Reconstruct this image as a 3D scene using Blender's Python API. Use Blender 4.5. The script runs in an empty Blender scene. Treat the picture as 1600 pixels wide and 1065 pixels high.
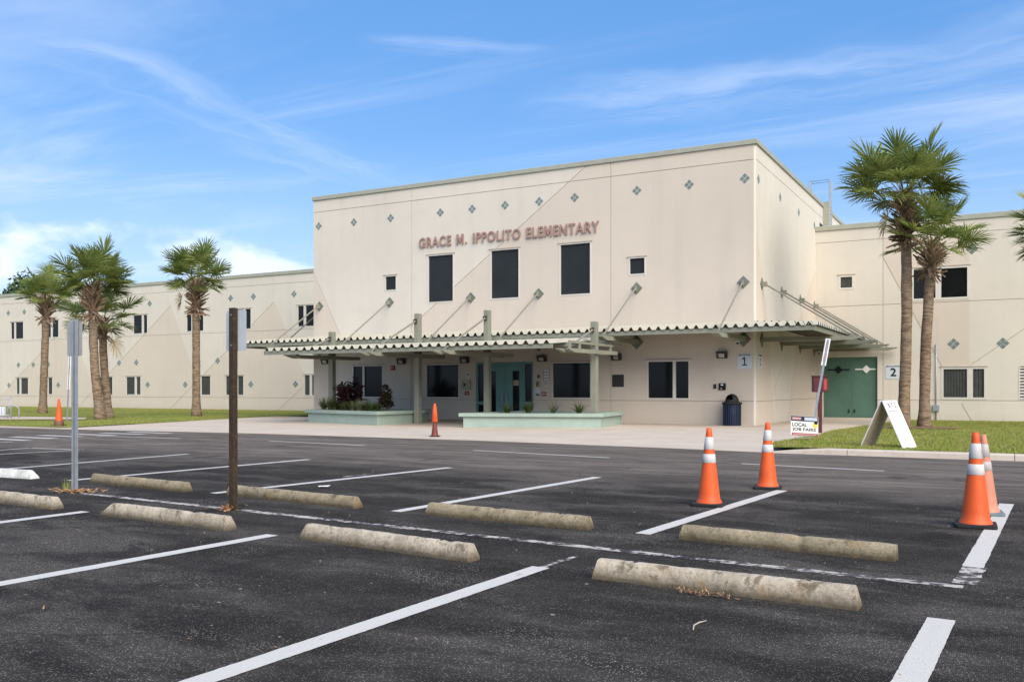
import bpy, bmesh, math, random
from mathutils import Vector, Matrix, noise as mnoise
R = math.radians
scene = bpy.context.scene
COL = scene.collection

# ------------------------------------------------------------------ camera
F_PX, CX, HY, CAM_H, TH = 1423.0, 800.0, 608.0, 1.35, R(28.9)
cam_data = bpy.data.cameras.new("camera")
cam = bpy.data.objects.new("camera", cam_data)
COL.objects.link(cam)
cam.location = (0, 0, CAM_H)
cam.rotation_euler = (R(90), 0, TH)
cam_data.sensor_width = 36.0
cam_data.lens = F_PX / 1600.0 * 36.0
cam_data.shift_y = (HY - 532.5) / 1600.0
cam_data.clip_start = 0.05
cam_data.clip_end = 3000
scene.camera = cam

# surveying helpers: measured bearings in the photograph -> points on known planes of the place
_r = Vector((math.cos(TH), math.sin(TH), 0)); _f = Vector((-math.sin(TH), math.cos(TH), 0)); _c = Vector((0, 0, CAM_H))
def bearing(px, py): return _f + _r * ((px - CX) / F_PX) + Vector((0, 0, (HY - py) / F_PX))
def on_z(px, py, z=0.0):
    d = bearing(px, py); return _c + d * ((z - CAM_H) / d.z)
def on_y(px, py, y):
    d = bearing(px, py); return _c + d * (y / d.y)
def on_x(px, py, x):
    d = bearing(px, py); return _c + d * (x / d.x)

# ------------------------------------------------------------------ light, sky, exposure
SUN_EL, SUN_AZ = R(39), R(128)          # azimuth clockwise from +Y
sd = bpy.data.lights.new("sun", 'SUN'); sun = bpy.data.objects.new("sun", sd); COL.objects.link(sun)
sd.energy = 2.1; sd.angle = R(58); sd.color = (1.0, 0.915, 0.80)
to_sun = Vector((math.sin(SUN_AZ) * math.cos(SUN_EL), math.cos(SUN_AZ) * math.cos(SUN_EL), math.sin(SUN_EL)))
sun.rotation_euler = (-to_sun).to_track_quat('-Z', 'Y').to_euler()
scene.view_settings.view_transform = 'Standard'
scene.view_settings.look = 'None'
scene.view_settings.gamma = 1.0
scene.view_settings.exposure = 1.42

class NT:
    """small node-tree writer"""
    def __init__(s, tree): s.t = tree; s.n = tree.nodes; s.l = tree.links
    def new(s, kind, **kw):
        nd = s.n.new(kind)
        for k, v in kw.items(): setattr(nd, k, v)
        return nd
    def put(s, sock, v):
        if isinstance(v, bpy.types.NodeSocket): s.l.new(v, sock)
        elif isinstance(v, (int, float)): sock.default_value = v
        else:
            v = tuple(v)
            sock.default_value = v + (1.0,) if (len(v) == 3 and len(sock.default_value) == 4) else v
    def math(s, op, a, b=0.0, c=None, clamp=False):
        nd = s.new('ShaderNodeMath', operation=op, use_clamp=clamp)
        s.put(nd.inputs[0], a); s.put(nd.inputs[1], b)
        if c is not None: s.put(nd.inputs[2], c)
        return nd.outputs[0]
    def vmath(s, op, a, b=(0, 0, 0)):
        nd = s.new('ShaderNodeVectorMath', operation=op)
        s.put(nd.inputs[0], a); s.put(nd.inputs[1], b)
        return nd.outputs[1] if op in ('DOT_PRODUCT', 'LENGTH', 'DISTANCE') else nd.outputs[0]
    def mix(s, f, a, b):
        nd = s.new('ShaderNodeMix', data_type='RGBA')
        s.put(nd.inputs[0], f); s.put(nd.inputs[6], a); s.put(nd.inputs[7], b)
        return nd.outputs[2]
    def ramp(s, v, lo, hi, a=0.0, b=1.0):
        nd = s.new('ShaderNodeMapRange', interpolation_type='SMOOTHSTEP')
        s.put(nd.inputs[0], v); s.put(nd.inputs[1], lo); s.put(nd.inputs[2], hi); s.put(nd.inputs[3], a); s.put(nd.inputs[4], b)
        return nd.outputs[0]
    def noise(s, vec, scale, detail=4, rough=0.55, dist=0.0):
        nd = s.new('ShaderNodeTexNoise'); s.put(nd.inputs['Vector'], vec)
        nd.inputs['Scale'].default_value = scale; nd.inputs['Detail'].default_value = detail
        nd.inputs['Roughness'].default_value = rough; nd.inputs['Distortion'].default_value = dist
        return nd.outputs[0]
    def voro(s, vec, scale, feature='F1'):
        nd = s.new('ShaderNodeTexVoronoi', feature=feature); s.put(nd.inputs['Vector'], vec)
        nd.inputs['Scale'].default_value = scale
        return nd
    def mapping(s, vec, scale=(1, 1, 1), rot=(0, 0, 0), loc=(0, 0, 0)):
        nd = s.new('ShaderNodeMapping'); s.put(nd.inputs[0], vec)
        nd.inputs[1].default_value = loc; nd.inputs[2].default_value = rot; nd.inputs[3].default_value = scale
        return nd.outputs[0]
    def sep(s, vec):
        nd = s.new('ShaderNodeSeparateXYZ'); s.put(nd.inputs[0], vec); return nd.outputs
    def comb(s, x, y, z):
        nd = s.new('ShaderNodeCombineXYZ'); s.put(nd.inputs[0], x); s.put(nd.inputs[1], y); s.put(nd.inputs[2], z); return nd.outputs[0]

world = bpy.data.worlds.new("World"); scene.world = world; world.use_nodes = True
def build_sky():
    w = NT(world.node_tree); w.n.clear()
    out = w.new('ShaderNodeOutputWorld'); bg = w.new('ShaderNodeBackground')
    sky = w.new('ShaderNodeTexSky', sky_type='NISHITA', sun_disc=False)
    sky.sun_elevation = SUN_EL; sky.sun_rotation = SUN_AZ; sky.altitude = 0; sky.air_density = 1.0; sky.dust_density = 0.6; sky.ozone_density = 2.0
    d = w.new('ShaderNodeTexCoord').outputs['Generated']
    x, y, z = w.sep(d)
    zz = w.math('MAXIMUM', z, 0.02)
    u = w.math('DIVIDE', x, zz); v = w.math('DIVIDE', y, zz)
    P = w.comb(u, v, 0.0)
    warp = w.noise(P, 0.9, 4)
    def plan(px, py):
        b = bearing(px, py); return b.x / b.z, b.y / b.z
    def band(p0, p1, wid0, soft_noise, amp):
        # long wisp between two points of the cloud deck
        (ax, ay), (bx, by) = plan(*p0), plan(*p1)
        dx, dy = bx - ax, by - ay; L = math.hypot(dx, dy); dx /= L; dy /= L
        t = w.math('ADD', w.math('MULTIPLY', w.math('SUBTRACT', u, ax), dx), w.math('MULTIPLY', w.math('SUBTRACT', v, ay), dy))
        q = w.math('ADD', w.math('MULTIPLY', w.math('SUBTRACT', u, ax), -dy), w.math('MULTIPLY', w.math('SUBTRACT', v, ay), dx))
        q = w.math('ADD', q, w.math('MULTIPLY', w.math('SUBTRACT', warp, 0.5), wid0 * 3.0))
        fade = w.math('MULTIPLY', w.ramp(t, -0.45 * L, 0.02 * L), w.ramp(t, 0.7 * L, 1.15 * L, 1.0, 0.0))
        core = w.ramp(w.math('ABSOLUTE', q), 0.0, wid0, 1.0, 0.0)
        tex = w.noise(w.comb(w.math('MULTIPLY', t, 0.35), w.math('MULTIPLY', q, 2.0), 0.0), soft_noise, 6, 0.65, 0.4)
        return w.math('MULTIPLY', w.math('MULTIPLY', w.math('MULTIPLY', core, fade), w.ramp(tex, 0.3, 0.75)), amp)
    c = band((-40, 60), (620, 285), 0.36, 1.8, 0.40)
    c = w.math('MAXIMUM', c, band((1020, 165), (1700, 60), 0.36, 1.8, 0.42))
    c = w.math('MAXIMUM', c, band((640, 70), (860, 90), 0.10, 3.0, 0.35))
    veil = w.noise(w.mapping(P, (0.35, 1.1, 1), (0, 0, R(28))), 0.9, 6, 0.6, 0.6)
    c = w.math('MAXIMUM', c, w.math('MULTIPLY', w.ramp(veil, 0.44, 0.85), 0.55))
    # low cumulus to the left (bearing measured from the camera heading)
    cu = w.noise(w.mapping(d, (8.5, 8.5, 16.0), (0, 0, 0), (1.3, 0.2, 0.45)), 1.15, 7, 0.52, 0.15)
    lowb = w.math('MULTIPLY', w.ramp(z, 0.03, 0.08), w.ramp(z, 0.13, 0.21, 1.0, 0.0))
    side = w.ramp(w.vmath('DOT_PRODUCT', d, (-_r.x, -_r.y, 0)), 0.05, 0.28)
    cm = w.ramp(w.math('ADD', cu, w.math('MULTIPLY', w.math('SUBTRACT', w.math('MULTIPLY', lowb, side), 0.75), 0.35)), 0.53, 0.72)
    hz = w.ramp(z, 0.0, 0.30, 0.62, 0.0)
    skyc = w.mix(0.45, sky.outputs[0], (0.55, 2.9, 7.6))
    skyc = w.mix(hz, skyc, (5.2, 6.4, 8.0))
    col = w.mix(c, skyc, (6.2, 6.9, 8.6))
    col = w.mix(w.math('MULTIPLY', cm, 0.62), col, (8.2, 8.5, 9.0))
    bg.inputs[1].default_value = 0.056
    w.l.new(col, bg.inputs[0]); w.l.new(bg.outputs[0], out.inputs[0])
build_sky()

# ------------------------------------------------------------------ materials
def material(name, fn, rough=0.8, spec=0.3, metallic=0.0):
    m = bpy.data.materials.new(name); m.use_nodes = True
    t = NT(m.node_tree); b = t.n['Principled BSDF']
    b.inputs['Roughness'].default_value = rough; b.inputs['Metallic'].default_value = metallic
    b.inputs['Specular IOR Level'].default_value = spec
    pos = t.new('ShaderNodeNewGeometry').outputs['Position']
    tc = t.new('ShaderNodeTexCoord').outputs['Object']
    fn(t, b, pos, tc)
    return m
def bump(t, b, h, dist=0.01, strength=0.5):
    nd = t.new('ShaderNodeBump'); nd.inputs['Strength'].default_value = strength; nd.inputs['Distance'].default_value = dist
    t.put(nd.inputs['Height'], h); t.l.new(nd.outputs[0], b.inputs['Normal'])
def plain(name, colr, rough=0.6, spec=0.3, var=0.12, scale=3.0, metallic=0.0, dirt=None):
    def fn(t, b, pos, tc):
        n = t.noise(pos, scale, 5, 0.6); n2 = t.noise(pos, scale * 9, 3)
        k = t.math('ADD', t.math('MULTIPLY', n, 0.7), t.math('MULTIPLY', n2, 0.3))
        c = t.mix(t.ramp(k, 0.3, 0.7), [x * (1 - var) for x in colr], [min(1, x * (1 + var)) for x in colr])
        if dirt: c = t.mix(t.math('MULTIPLY', t.ramp(t.noise(pos, scale * 2.3, 6, 0.7), 0.52, 0.75), dirt[1]), c, dirt[0])
        t.put(b.inputs['Base Color'], c)
        bump(t, b, n2, 0.003, 0.2)
    return material(name, fn, rough, spec, metallic)

def stucco(name, colr, stain=(0.42, 0.37, 0.30)):
    def fn(t, b, pos, tc):
        big = t.noise(pos, 0.22, 4); mid = t.noise(pos, 1.6, 5, 0.6); fine = t.noise(pos, 55, 3, 0.7)
        x, y, z = t.sep(pos)
        streak = t.noise(t.comb(t.math('MULTIPLY', x, 2.6), t.math('MULTIPLY', y, 2.6), t.math('MULTIPLY', z, 0.13)), 1.0, 5, 0.6)
        c = t.mix(t.ramp(big, 0.3, 0.7), [k * 0.96 for k in colr], [k * 1.03 for k in colr])
        c = t.mix(t.math('MULTIPLY', t.ramp(streak, 0.48, 0.76), 0.16), c, stain)
        c = t.mix(t.math('MULTIPLY', t.ramp(mid, 0.45, 0.8), 0.12), c, stain)
        c = t.mix(t.math('MULTIPLY', t.math('SUBTRACT', fine, 0.5), 0.25, None, True), c, stain)
        splash = t.ramp(t.math('ADD', z, t.math('MULTIPLY', mid, 0.5)), 0.25, 0.75, 1.0, 0.0)
        c = t.mix(t.math('MULTIPLY', splash, 0.22), c, stain)
        t.put(b.inputs['Base Color'], c)
        bump(t, b, t.math('ADD', fine, t.math('MULTIPLY', mid, 0.6)), 0.008, 0.5)
    return material(name, fn, 0.9, 0.15)

def asphalt_nodes(t, pos):
    x, y, z = t.sep(pos)
    big = t.noise(pos, 0.30, 5, 0.6, 0.5)
    med = t.noise(t.mapping(pos, (0.55, 1.25, 1), (0, 0, R(8))), 1.3, 6, 0.65, 0.3)
    fine = t.noise(pos, 34, 3, 0.7)
    worn = t.ramp(t.math('ADD', t.math('MULTIPLY', big, 0.55), t.math('MULTIPLY', med, 0.55)), 0.52, 0.68)
    road = t.ramp(t.math('ADD', y, t.math('MULTIPLY', t.math('SUBTRACT', big, 0.5), 5.0)), 11.2, 14.4)
    c = t.mix(t.ramp(med, 0.35, 0.65), (0.0235, 0.0208, 0.0180), (0.046, 0.0405, 0.0350))
    c = t.mix(t.math('MULTIPLY', worn, 0.5), c, (0.098, 0.086, 0.074))
    oldc = t.mix(t.ramp(t.noise(t.mapping(pos, (0.35, 1.6, 1), (0, 0, R(-6))), 1.4, 5, 0.65), 0.3, 0.7), (0.088, 0.075, 0.064), (0.190, 0.157, 0.131))
    c = t.mix(t.math('MULTIPLY', road, 0.95), c, oldc)
    v = t.voro(pos, 105); rnd = t.sep(v.outputs['Color'])[0]
    chip = t.math('MULTIPLY', t.ramp(rnd, 0.58, 0.92), t.ramp(v.outputs['Distance'], 0.25, 0.55, 1.0, 0.0))
    v2 = t.voro(pos, 52); rnd2 = t.sep(v2.outputs['Color'])[1]
    chip2 = t.math('MULTIPLY', t.math('GREATER_THAN', rnd2, 0.93), t.ramp(v2.outputs['Distance'], 0.12, 0.30, 1.0, 0.0))
    patch = t.ramp(t.noise(t.mapping(pos, (0.9, 1.5, 1), (0, 0, R(12)), (4.2, 1.7, 0)), 0.75, 6, 0.7), 0.52, 0.66)
    amount = t.math('ADD', 0.32, t.math('MAXIMUM', t.math('MULTIPLY', worn, 0.50), t.math('MULTIPLY', patch, 0.78)))
    c = t.mix(t.math('MULTIPLY', chip, t.math('MULTIPLY', amount, 0.9)), c, (0.46, 0.405, 0.35))
    c = t.mix(t.math('MULTIPLY', chip2, t.math('MULTIPLY', amount, 0.75)), c, (0.62, 0.55, 0.48))
    # strewn pale grit
    v3 = t.voro(pos, 5.5); r3 = t.sep(v3.outputs['Color'])
    lim = t.math('MULTIPLY', r3[1], 0.085)
    grit = t.math('MULTIPLY', t.math('LESS_THAN', v3.outputs['Distance'], lim), t.math('GREATER_THAN', r3[0], 0.62))
    c = t.mix(t.math('MULTIPLY', grit, 0.75), c, (0.45, 0.43, 0.39))
    oil = t.ramp(t.noise(t.mapping(pos, (1, .6, 1), (0, 0, 0), (9.1, 2.2, 0)), 0.85, 4, 0.6), 0.60, 0.70)
    c = t.mix(t.math('MULTIPLY', oil, 0.45), c, (0.011, 0.010, 0.009))
    # thin cracks
    cr = t.voro(t.vmath('ADD', pos, t.comb(t.math('MULTIPLY', med, 0.9), t.math('MULTIPLY', big, 1.2), 0.0)), 0.42, 'DISTANCE_TO_EDGE')
    crack = t.math('MULTIPLY', t.ramp(cr.outputs['Distance'], 0.0, 0.010, 1.0, 0.0), t.ramp(big, 0.52, 0.62))
    c = t.mix(t.math('MULTIPLY', crack, 0.55), c, (0.012, 0.012, 0.012))
    h = t.math('ADD', t.math('MULTIPLY', fine, 0.6), t.math('MULTIPLY', v.outputs['Distance'], -0.9))
    return c, h
def _asph(t, b, pos, tc):
    c, h = asphalt_nodes(t, pos); t.put(b.inputs['Base Color'], c); bump(t, b, h, 0.008, 1.0)
M = {}
M['asphalt'] = material('asphalt', _asph, 0.95, 0.10)
def road_paint(name, colr, lo, hi):
    def fn(t, b, pos, tc):
        c, h = asphalt_nodes(t, pos)
        n = t.noise(pos, 9, 7, 0.75, 0.3); n2 = t.noise(pos, 2.2, 4)
        wear = t.ramp(t.math('ADD', t.math('MULTIPLY', n, 0.7), t.math('MULTIPLY', n2, 0.3)), lo, hi)
        p = t.mix(t.noise(pos, 3, 4), [k * 0.9 for k in colr], colr)
        p = t.mix(t.math('MULTIPLY', t.ramp(t.noise(pos, 70, 3), 0.52, 0.7), 0.35), p, [k * 0.62 for k in colr])
        t.put(b.inputs['Base Color'], t.mix(wear, p, c)); bump(t, b, h, 0.005, 0.5)
    return material(name, fn, 0.7, 0.3)
M['paint'] = road_paint('white_road_paint', (0.60, 0.56, 0.50), 0.60, 0.66)
M['paint_far'] = road_paint('thin_road_paint', (0.53, 0.495, 0.445), 0.56, 0.68)
M['paint_old'] = road_paint('worn_road_paint', (0.52, 0.465, 0.405), 0.47, 0.53)
M['cream'] = stucco('cream_stucco', (0.620, 0.566, 0.480))
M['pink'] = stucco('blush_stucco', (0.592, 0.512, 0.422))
M['joint'] = plain('joint_sealant', (0.44, 0.37, 0.295), 0.9, 0.1)
M['coping'] = plain('coping_metal', (0.335, 0.335, 0.265), 0.55, 0.4, 0.08)
M['sage'] = plain('sage_painted_steel', (0.225, 0.228, 0.172), 0.5, 0.4, 0.10, 1.5, 0, ((0.16, 0.15, 0.11), 0.25))
M['sage_dark'] = plain('dark_sage_plate', (0.15, 0.165, 0.135), 0.55, 0.4)
M['under'] = plain('shaded_sheet_underside', (0.085, 0.082, 0.055), 0.6, 0.3, 0.10)  # dark copy of the roof sheet, shade of the rib hollows put into its colour
M['rod'] = plain('rod_paint', (0.22, 0.205, 0.16), 0.5, 0.4, 0.08)
M['sheet'] = plain('pale_roof_sheet', (0.41, 0.395, 0.325), 0.5, 0.4, 0.10, 1.5)
M['tile'] = plain('green_tile', (0.145, 0.195, 0.185), 0.4, 0.5, 0.15, 2)
M['teal'] = plain('teal_paint', (0.115, 0.255, 0.235), 0.45, 0.4, 0.10, 2)
M['gate'] = plain('green_door_paint', (0.082, 0.165, 0.122), 0.5, 0.4, 0.12, 1.3)
M['planter'] = plain('mint_paint', (0.305, 0.375, 0.315), 0.75, 0.25, 0.08, 2, 0, ((0.23, 0.30, 0.24), 0.35))
M['frame'] = plain('window_frame_paint', (0.60, 0.565, 0.50), 0.5, 0.4, 0.05)
M['glass'] = plain('dark_glass', (0.008, 0.0085, 0.009), 0.10, 0.22, 0.2, 0.7)
M['screen'] = plain('solar_screen', (0.021, 0.0245, 0.027), 0.6, 0.2, 0.15, 1.2)
M['blind'] = plain('blind_behind_glass', (0.055, 0.058, 0.048), 0.35, 0.4, 0.2, 4)
M['letter'] = plain('faded_red_letter', (0.33, 0.205, 0.172), 0.6, 0.3, 0.1)
M['steel'] = plain('galvanised_steel', (0.33, 0.35, 0.37), 0.45, 0.5, 0.12, 8, 0.4)
M['sign_back'] = plain('sign_back_aluminium', (0.36, 0.37, 0.365), 0.55, 0.4, 0.10, 5, 0.2)
M['white'] = plain('white_plastic', (0.78, 0.77, 0.73), 0.55, 0.4, 0.04, 5, 0, ((0.5, 0.47, 0.4), 0.3))
M['sign_white'] = plain('sign_face', (0.56, 0.60, 0.63), 0.5, 0.4, 0.03)
M['black'] = plain('black_rubber', (0.018, 0.018, 0.019), 0.7, 0.3, 0.2, 8)
M['ink'] = plain('black_ink', (0.012, 0.012, 0.014), 0.6, 0.2)
M['bronze'] = plain('bronze_housing', (0.035, 0.030, 0.026), 0.5, 0.4)
M['lens'] = plain('lamp_lens', (0.42, 0.41, 0.38), 0.25, 0.5)
M['navy'] = plain('navy_coating', (0.008, 0.017, 0.045), 0.45, 0.4, 0.15, 8)
M['red'] = plain('red_paint', (0.075, 0.010, 0.013), 0.5, 0.4, 0.15, 3)
M['red_sign'] = plain('red_sign', (0.35, 0.05, 0.04), 0.5, 0.3)
M['grey_box'] = plain('grey_box', (0.36, 0.36, 0.27), 0.5, 0.4)
M['teal_base'] = plain('grey_green_rubber', (0.14, 0.19, 0.20), 0.7, 0.3)
M['tan'] = plain('tan_plywood', (0.42, 0.33, 0.24), 0.8, 0.2, 0.15, 6)
M['yellow'] = plain('yellow_print', (0.72, 0.60, 0.10), 0.6, 0.2)
M['navy_print'] = plain('navy_print', (0.03, 0.035, 0.065), 0.6, 0.2)
M['pale_print'] = plain('pale_print', (0.50, 0.52, 0.58), 0.6, 0.2)
M['pink_print'] = plain('pink_print', (0.55, 0.30, 0.30), 0.6, 0.2)
M['red_print'] = plain('red_print', (0.33, 0.07, 0.08), 0.6, 0.2)
def cone_mat(name, colr, dirt, amt):
    def fn(t, b, pos, tc):
        x, y, z = t.sep(pos)
        n = t.noise(t.mapping(pos, (7, 7, 1.6)), 1.6, 6, 0.7); n2 = t.noise(pos, 30, 4, 0.7)
        c = t.mix(t.ramp(t.noise(pos, 5, 4), 0.3, 0.7), [k * 0.88 for k in colr], colr)
        c = t.mix(t.math('MULTIPLY', t.ramp(n, 0.56, 0.74), amt), c, dirt)
        c = t.mix(t.math('MULTIPLY', t.ramp(n2, 0.60, 0.75), amt * 0.6), c, dirt)
        t.put(b.inputs['Base Color'], c); bump(t, b, n2, 0.003, 0.15)
    return material(name, fn, 0.5, 0.35)
M['cone'] = cone_mat('orange_cone', (0.72, 0.100, 0.018), (0.38, 0.07, 0.03), 0.55)
M['cone_old'] = cone_mat('faded_red_cone', (0.16, 0.034, 0.020), (0.09, 0.06, 0.04), 0.8)
M['cone_faded'] = cone_mat('bleached_cone', (0.56, 0.23, 0.14), (0.40, 0.33, 0.30), 0.9)
M['cone_brown'] = cone_mat('brown_cone_skirt', (0.17, 0.075, 0.04), (0.05, 0.035, 0.03), 0.8)
M['band'] = cone_mat('reflective_band', (0.60, 0.575, 0.54), (0.20, 0.175, 0.16), 0.9)
M['band_old'] = cone_mat('scuffed_band', (0.46, 0.40, 0.38), (0.45, 0.16, 0.10), 0.9)
def _conc(base, dark, amt):
    def fn(t, b, pos, tc):
        n = t.noise(pos, 0.8, 5, 0.6); m = t.noise(pos, 6, 6, 0.7); f = t.noise(pos, 80, 3, 0.7)
        c = t.mix(t.ramp(n, 0.3, 0.7), [k * 0.93 for k in base], [k * 1.04 for k in base])
        c = t.mix(t.math('MULTIPLY', t.ramp(m, 0.5, 0.75), amt), c, dark)
        c = t.mix(t.math('MULTIPLY', t.ramp(f, 0.5, 0.75), amt), c, dark)
        t.put(b.inputs['Base Color'], c); bump(t, b, t.math('ADD', m, f), 0.004, 0.3)
    return fn
M['concrete'] = material('plaza_concrete', _conc((0.54, 0.455, 0.365), (0.28, 0.235, 0.19), 0.30), 0.9, 0.2)
M['kerb'] = material('kerb_concrete', _conc((0.53, 0.455, 0.375), (0.25, 0.215, 0.17), 0.4), 0.9, 0.2)
def _stop(base, stains):
    def fn(t, b, pos, tc):
        oi = t.new('ShaderNodeObjectInfo').outputs['Random']
        q = t.vmath('ADD', tc, t.comb(t.math('MULTIPLY', oi, 37.0), t.math('MULTIPLY', oi, 11.0), 0.0))
        x, y, z = t.sep(tc)
        m = t.noise(q, 7, 7, 0.72, 0.4); f = t.noise(q, 45, 4, 0.75); g = t.noise(t.mapping(q, (3.2, 2, 1.2)), 1.4, 5, 0.65)
        c = t.mix(t.ramp(g, 0.3, 0.72), [k * 0.74 for k in base], [k * 1.10 for k in base])
        c = t.mix(t.math('MULTIPLY', t.ramp(f, 0.44, 0.64), 0.55), c, [k * 0.42 for k in base])
        if stains:
            low = t.ramp(t.math('ADD', z, t.math('MULTIPLY', t.math('SUBTRACT', m, 0.5), 0.16)), 0.0, 0.115, 1.0, 0.0)
            c = t.mix(t.math('MULTIPLY', low, 0.85), c, (0.040, 0.030, 0.015))
            c = t.mix(t.math('MULTIPLY', t.ramp(m, 0.52, 0.64), 0.70), c, (0.075, 0.060, 0.034))
            c = t.mix(t.math('MULTIPLY', t.ramp(t.noise(q, 4.3, 6, 0.7), 0.56, 0.68), 0.38), c, (0.26, 0.14, 0.045))
            run = t.noise(t.comb(t.math('MULTIPLY', t.sep(q)[0], 13), t.math('MULTIPLY', y, 2.0), t.math('MULTIPLY', z, 1.2)), 1.0, 4, 0.6)
            c = t.mix(t.math('MULTIPLY', t.ramp(run, 0.52, 0.70), 0.28), c, (0.10, 0.078, 0.045))
        t.put(b.inputs['Base Color'], c); bump(t, b, t.math('ADD', m, t.math('MULTIPLY', f, 0.7)), 0.008, 0.6)
    return fn
M['stop'] = material('weathered_concrete', _stop((0.54, 0.46, 0.35), True), 0.95, 0.15)
M['stop_dark'] = material('mouldy_concrete', _stop((0.38, 0.315, 0.21), True), 0.95, 0.15)
M['stop_white'] = material('white_painted_concrete', _stop((0.66, 0.65, 0.60), False), 0.9, 0.2)
def _lawn(t, b, pos, tc):
    n = t.noise(pos, 0.35, 5, 0.6); m = t.noise(pos, 2.4, 6, 0.7); f = t.noise(pos, 22, 5, 0.8)
    c = t.mix(t.ramp(n, 0.3, 0.7), (0.19, 0.215, 0.036), (0.25, 0.25, 0.055))
    c = t.mix(t.math('MULTIPLY', t.ramp(f, 0.4, 0.7), 0.55), c, (0.075, 0.11, 0.018))
    c = t.mix(t.math('MULTIPLY', t.ramp(m, 0.50, 0.68), 0.75), c, (0.22, 0.165, 0.085))
    t.put(b.inputs['Base Color'], c); bump(t, b, f, 0.03, 0.8)
M['lawn'] = material('lawn', _lawn, 0.9, 0.1)
def _blade(t, b, pos, tc):
    n = t.noise(pos, 0.5, 4); f = t.noise(pos, 9, 3)
    c = t.mix(t.ramp(n, 0.3, 0.7), (0.225, 0.265, 0.045), (0.30, 0.315, 0.070))
    c = t.mix(t.ramp(f, 0.35, 0.7), c, (0.17, 0.22, 0.036))
    c = t.mix(t.math('MULTIPLY', t.ramp(t.noise(pos, 2.4, 6, 0.7), 0.47, 0.62), 0.75), c, (0.34, 0.25, 0.13))
    t.put(b.inputs['Base Color'], c)
M['blade'] = material('grass_blade', _blade, 0.8, 0.15)
def leafy(name, a, b2, sc=2.0, trans=0.0):
    def fn(t, b, pos, tc):
        n = t.noise(pos, sc, 4); f = t.noise(pos, sc * 8, 3)
        c = t.mix(t.ramp(t.math('ADD', t.math('MULTIPLY', n, 0.6), t.math('MULTIPLY', f, 0.4)), 0.35, 0.65), a, b2)
        t.put(b.inputs['Base Color'], c)
        if trans:
            tr = t.new('ShaderNodeBsdfTranslucent'); t.put(tr.inputs[0], c); mx = t.new('ShaderNodeMixShader'); mx.inputs[0].default_value = trans
            t.l.new(b.outputs[0], mx.inputs[1]); t.l.new(tr.outputs[0], mx.inputs[2]); t.l.new(mx.outputs[0], t.n['Material Output'].inputs[0])
    return material(name, fn, 0.55, 0.35)
M['palm'] = leafy('palm_leaf', (0.125, 0.180, 0.040), (0.335, 0.365, 0.105), 1.2, 0.35)
M['palm_pale'] = leafy('palm_leaf_yellowing', (0.10, 0.125, 0.03), (0.17, 0.175, 0.05), 1.2, 0.35)
M['palm_dead'] = leafy('palm_leaf_dead', (0.28, 0.20, 0.10), (0.40, 0.31, 0.17), 3)
M['stalk'] = leafy('palm_stalk', (0.13, 0.15, 0.045), (0.22, 0.22, 0.08), 3)
def _bark(t, b, pos, tc):
    x, y, z = t.sep(pos)
    ring = t.noise(t.comb(t.math('MULTIPLY', x, 3.5), t.math('MULTIPLY', y, 3.5), t.math('MULTIPLY', z, 15)), 1.0, 5, 0.65, 0.3)
    f = t.noise(t.mapping(pos, (9, 9, 30)), 1.3, 4, 0.75); g = t.noise(pos, 1.0, 4)
    c = t.mix(t.ramp(ring, 0.34, 0.66), (0.130, 0.090, 0.060), (0.345, 0.240, 0.155))
    c = t.mix(t.math('MULTIPLY', t.ramp(f, 0.5, 0.68), 0.6), c, (0.07, 0.05, 0.036))
    c = t.mix(t.math('MULTIPLY', t.ramp(g, 0.45, 0.7), 0.4), c, (0.22, 0.19, 0.155))
    t.put(b.inputs['Base Color'], c); bump(t, b, t.math('ADD', ring, t.math('MULTIPLY', f, 0.8)), 0.045, 0.9)
M['bark'] = material('palm_bark', _bark, 0.95, 0.1)
M['boot'] = leafy('palm_leaf_base', (0.17, 0.10, 0.062), (0.44, 0.30, 0.20), 5)
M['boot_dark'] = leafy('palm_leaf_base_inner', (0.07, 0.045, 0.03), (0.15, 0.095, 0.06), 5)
M['tree_leaf'] = leafy('tree_leaf', (0.030, 0.055, 0.018), (0.07, 0.11, 0.03), 0.8)
M['wood'] = leafy('tree_bark', (0.09, 0.07, 0.05), (0.16, 0.12, 0.09), 4)
M['ti'] = leafy('burgundy_leaf', (0.030, 0.012, 0.014), (0.085, 0.028, 0.030), 9)
M['croton'] = leafy('dark_croton_leaf', (0.022, 0.020, 0.014), (0.075, 0.045, 0.022), 9)
M['strap'] = leafy('strap_leaf', (0.085, 0.130, 0.030), (0.17, 0.21, 0.065), 6, 0.3)
M['strap_pale'] = leafy('variegated_leaf', (0.17, 0.21, 0.08), (0.31, 0.33, 0.17), 6, 0.3)
M['soil'] = plain('soil', (0.06, 0.045, 0.032), 0.95, 0.1, 0.3, 8)
M['brown_post'] = plain('brown_post', (0.040, 0.026, 0.014), 0.7, 0.3, 0.35, 6, 0, ((0.17, 0.10, 0.045), 0.6))
M['litter'] = leafy('dry_leaf', (0.34, 0.16, 0.06), (0.55, 0.33, 0.15), 20)
M['weed'] = leafy('weed_leaf', (0.15, 0.19, 0.05), (0.25, 0.24, 0.08), 20)
M['paper'] = plain('paper', (0.72, 0.70, 0.66), 0.8, 0.2, 0.05)
M['twig'] = plain('twig', (0.40, 0.34, 0.27), 0.9, 0.1)
M['dirt'] = plain('terrain', (0.12, 0.13, 0.06), 0.95, 0.1, 0.3, 0.05)
M['mulch'] = plain('bare_earth', (0.17, 0.115, 0.075), 0.95, 0.1, 0.3, 6)

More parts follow.
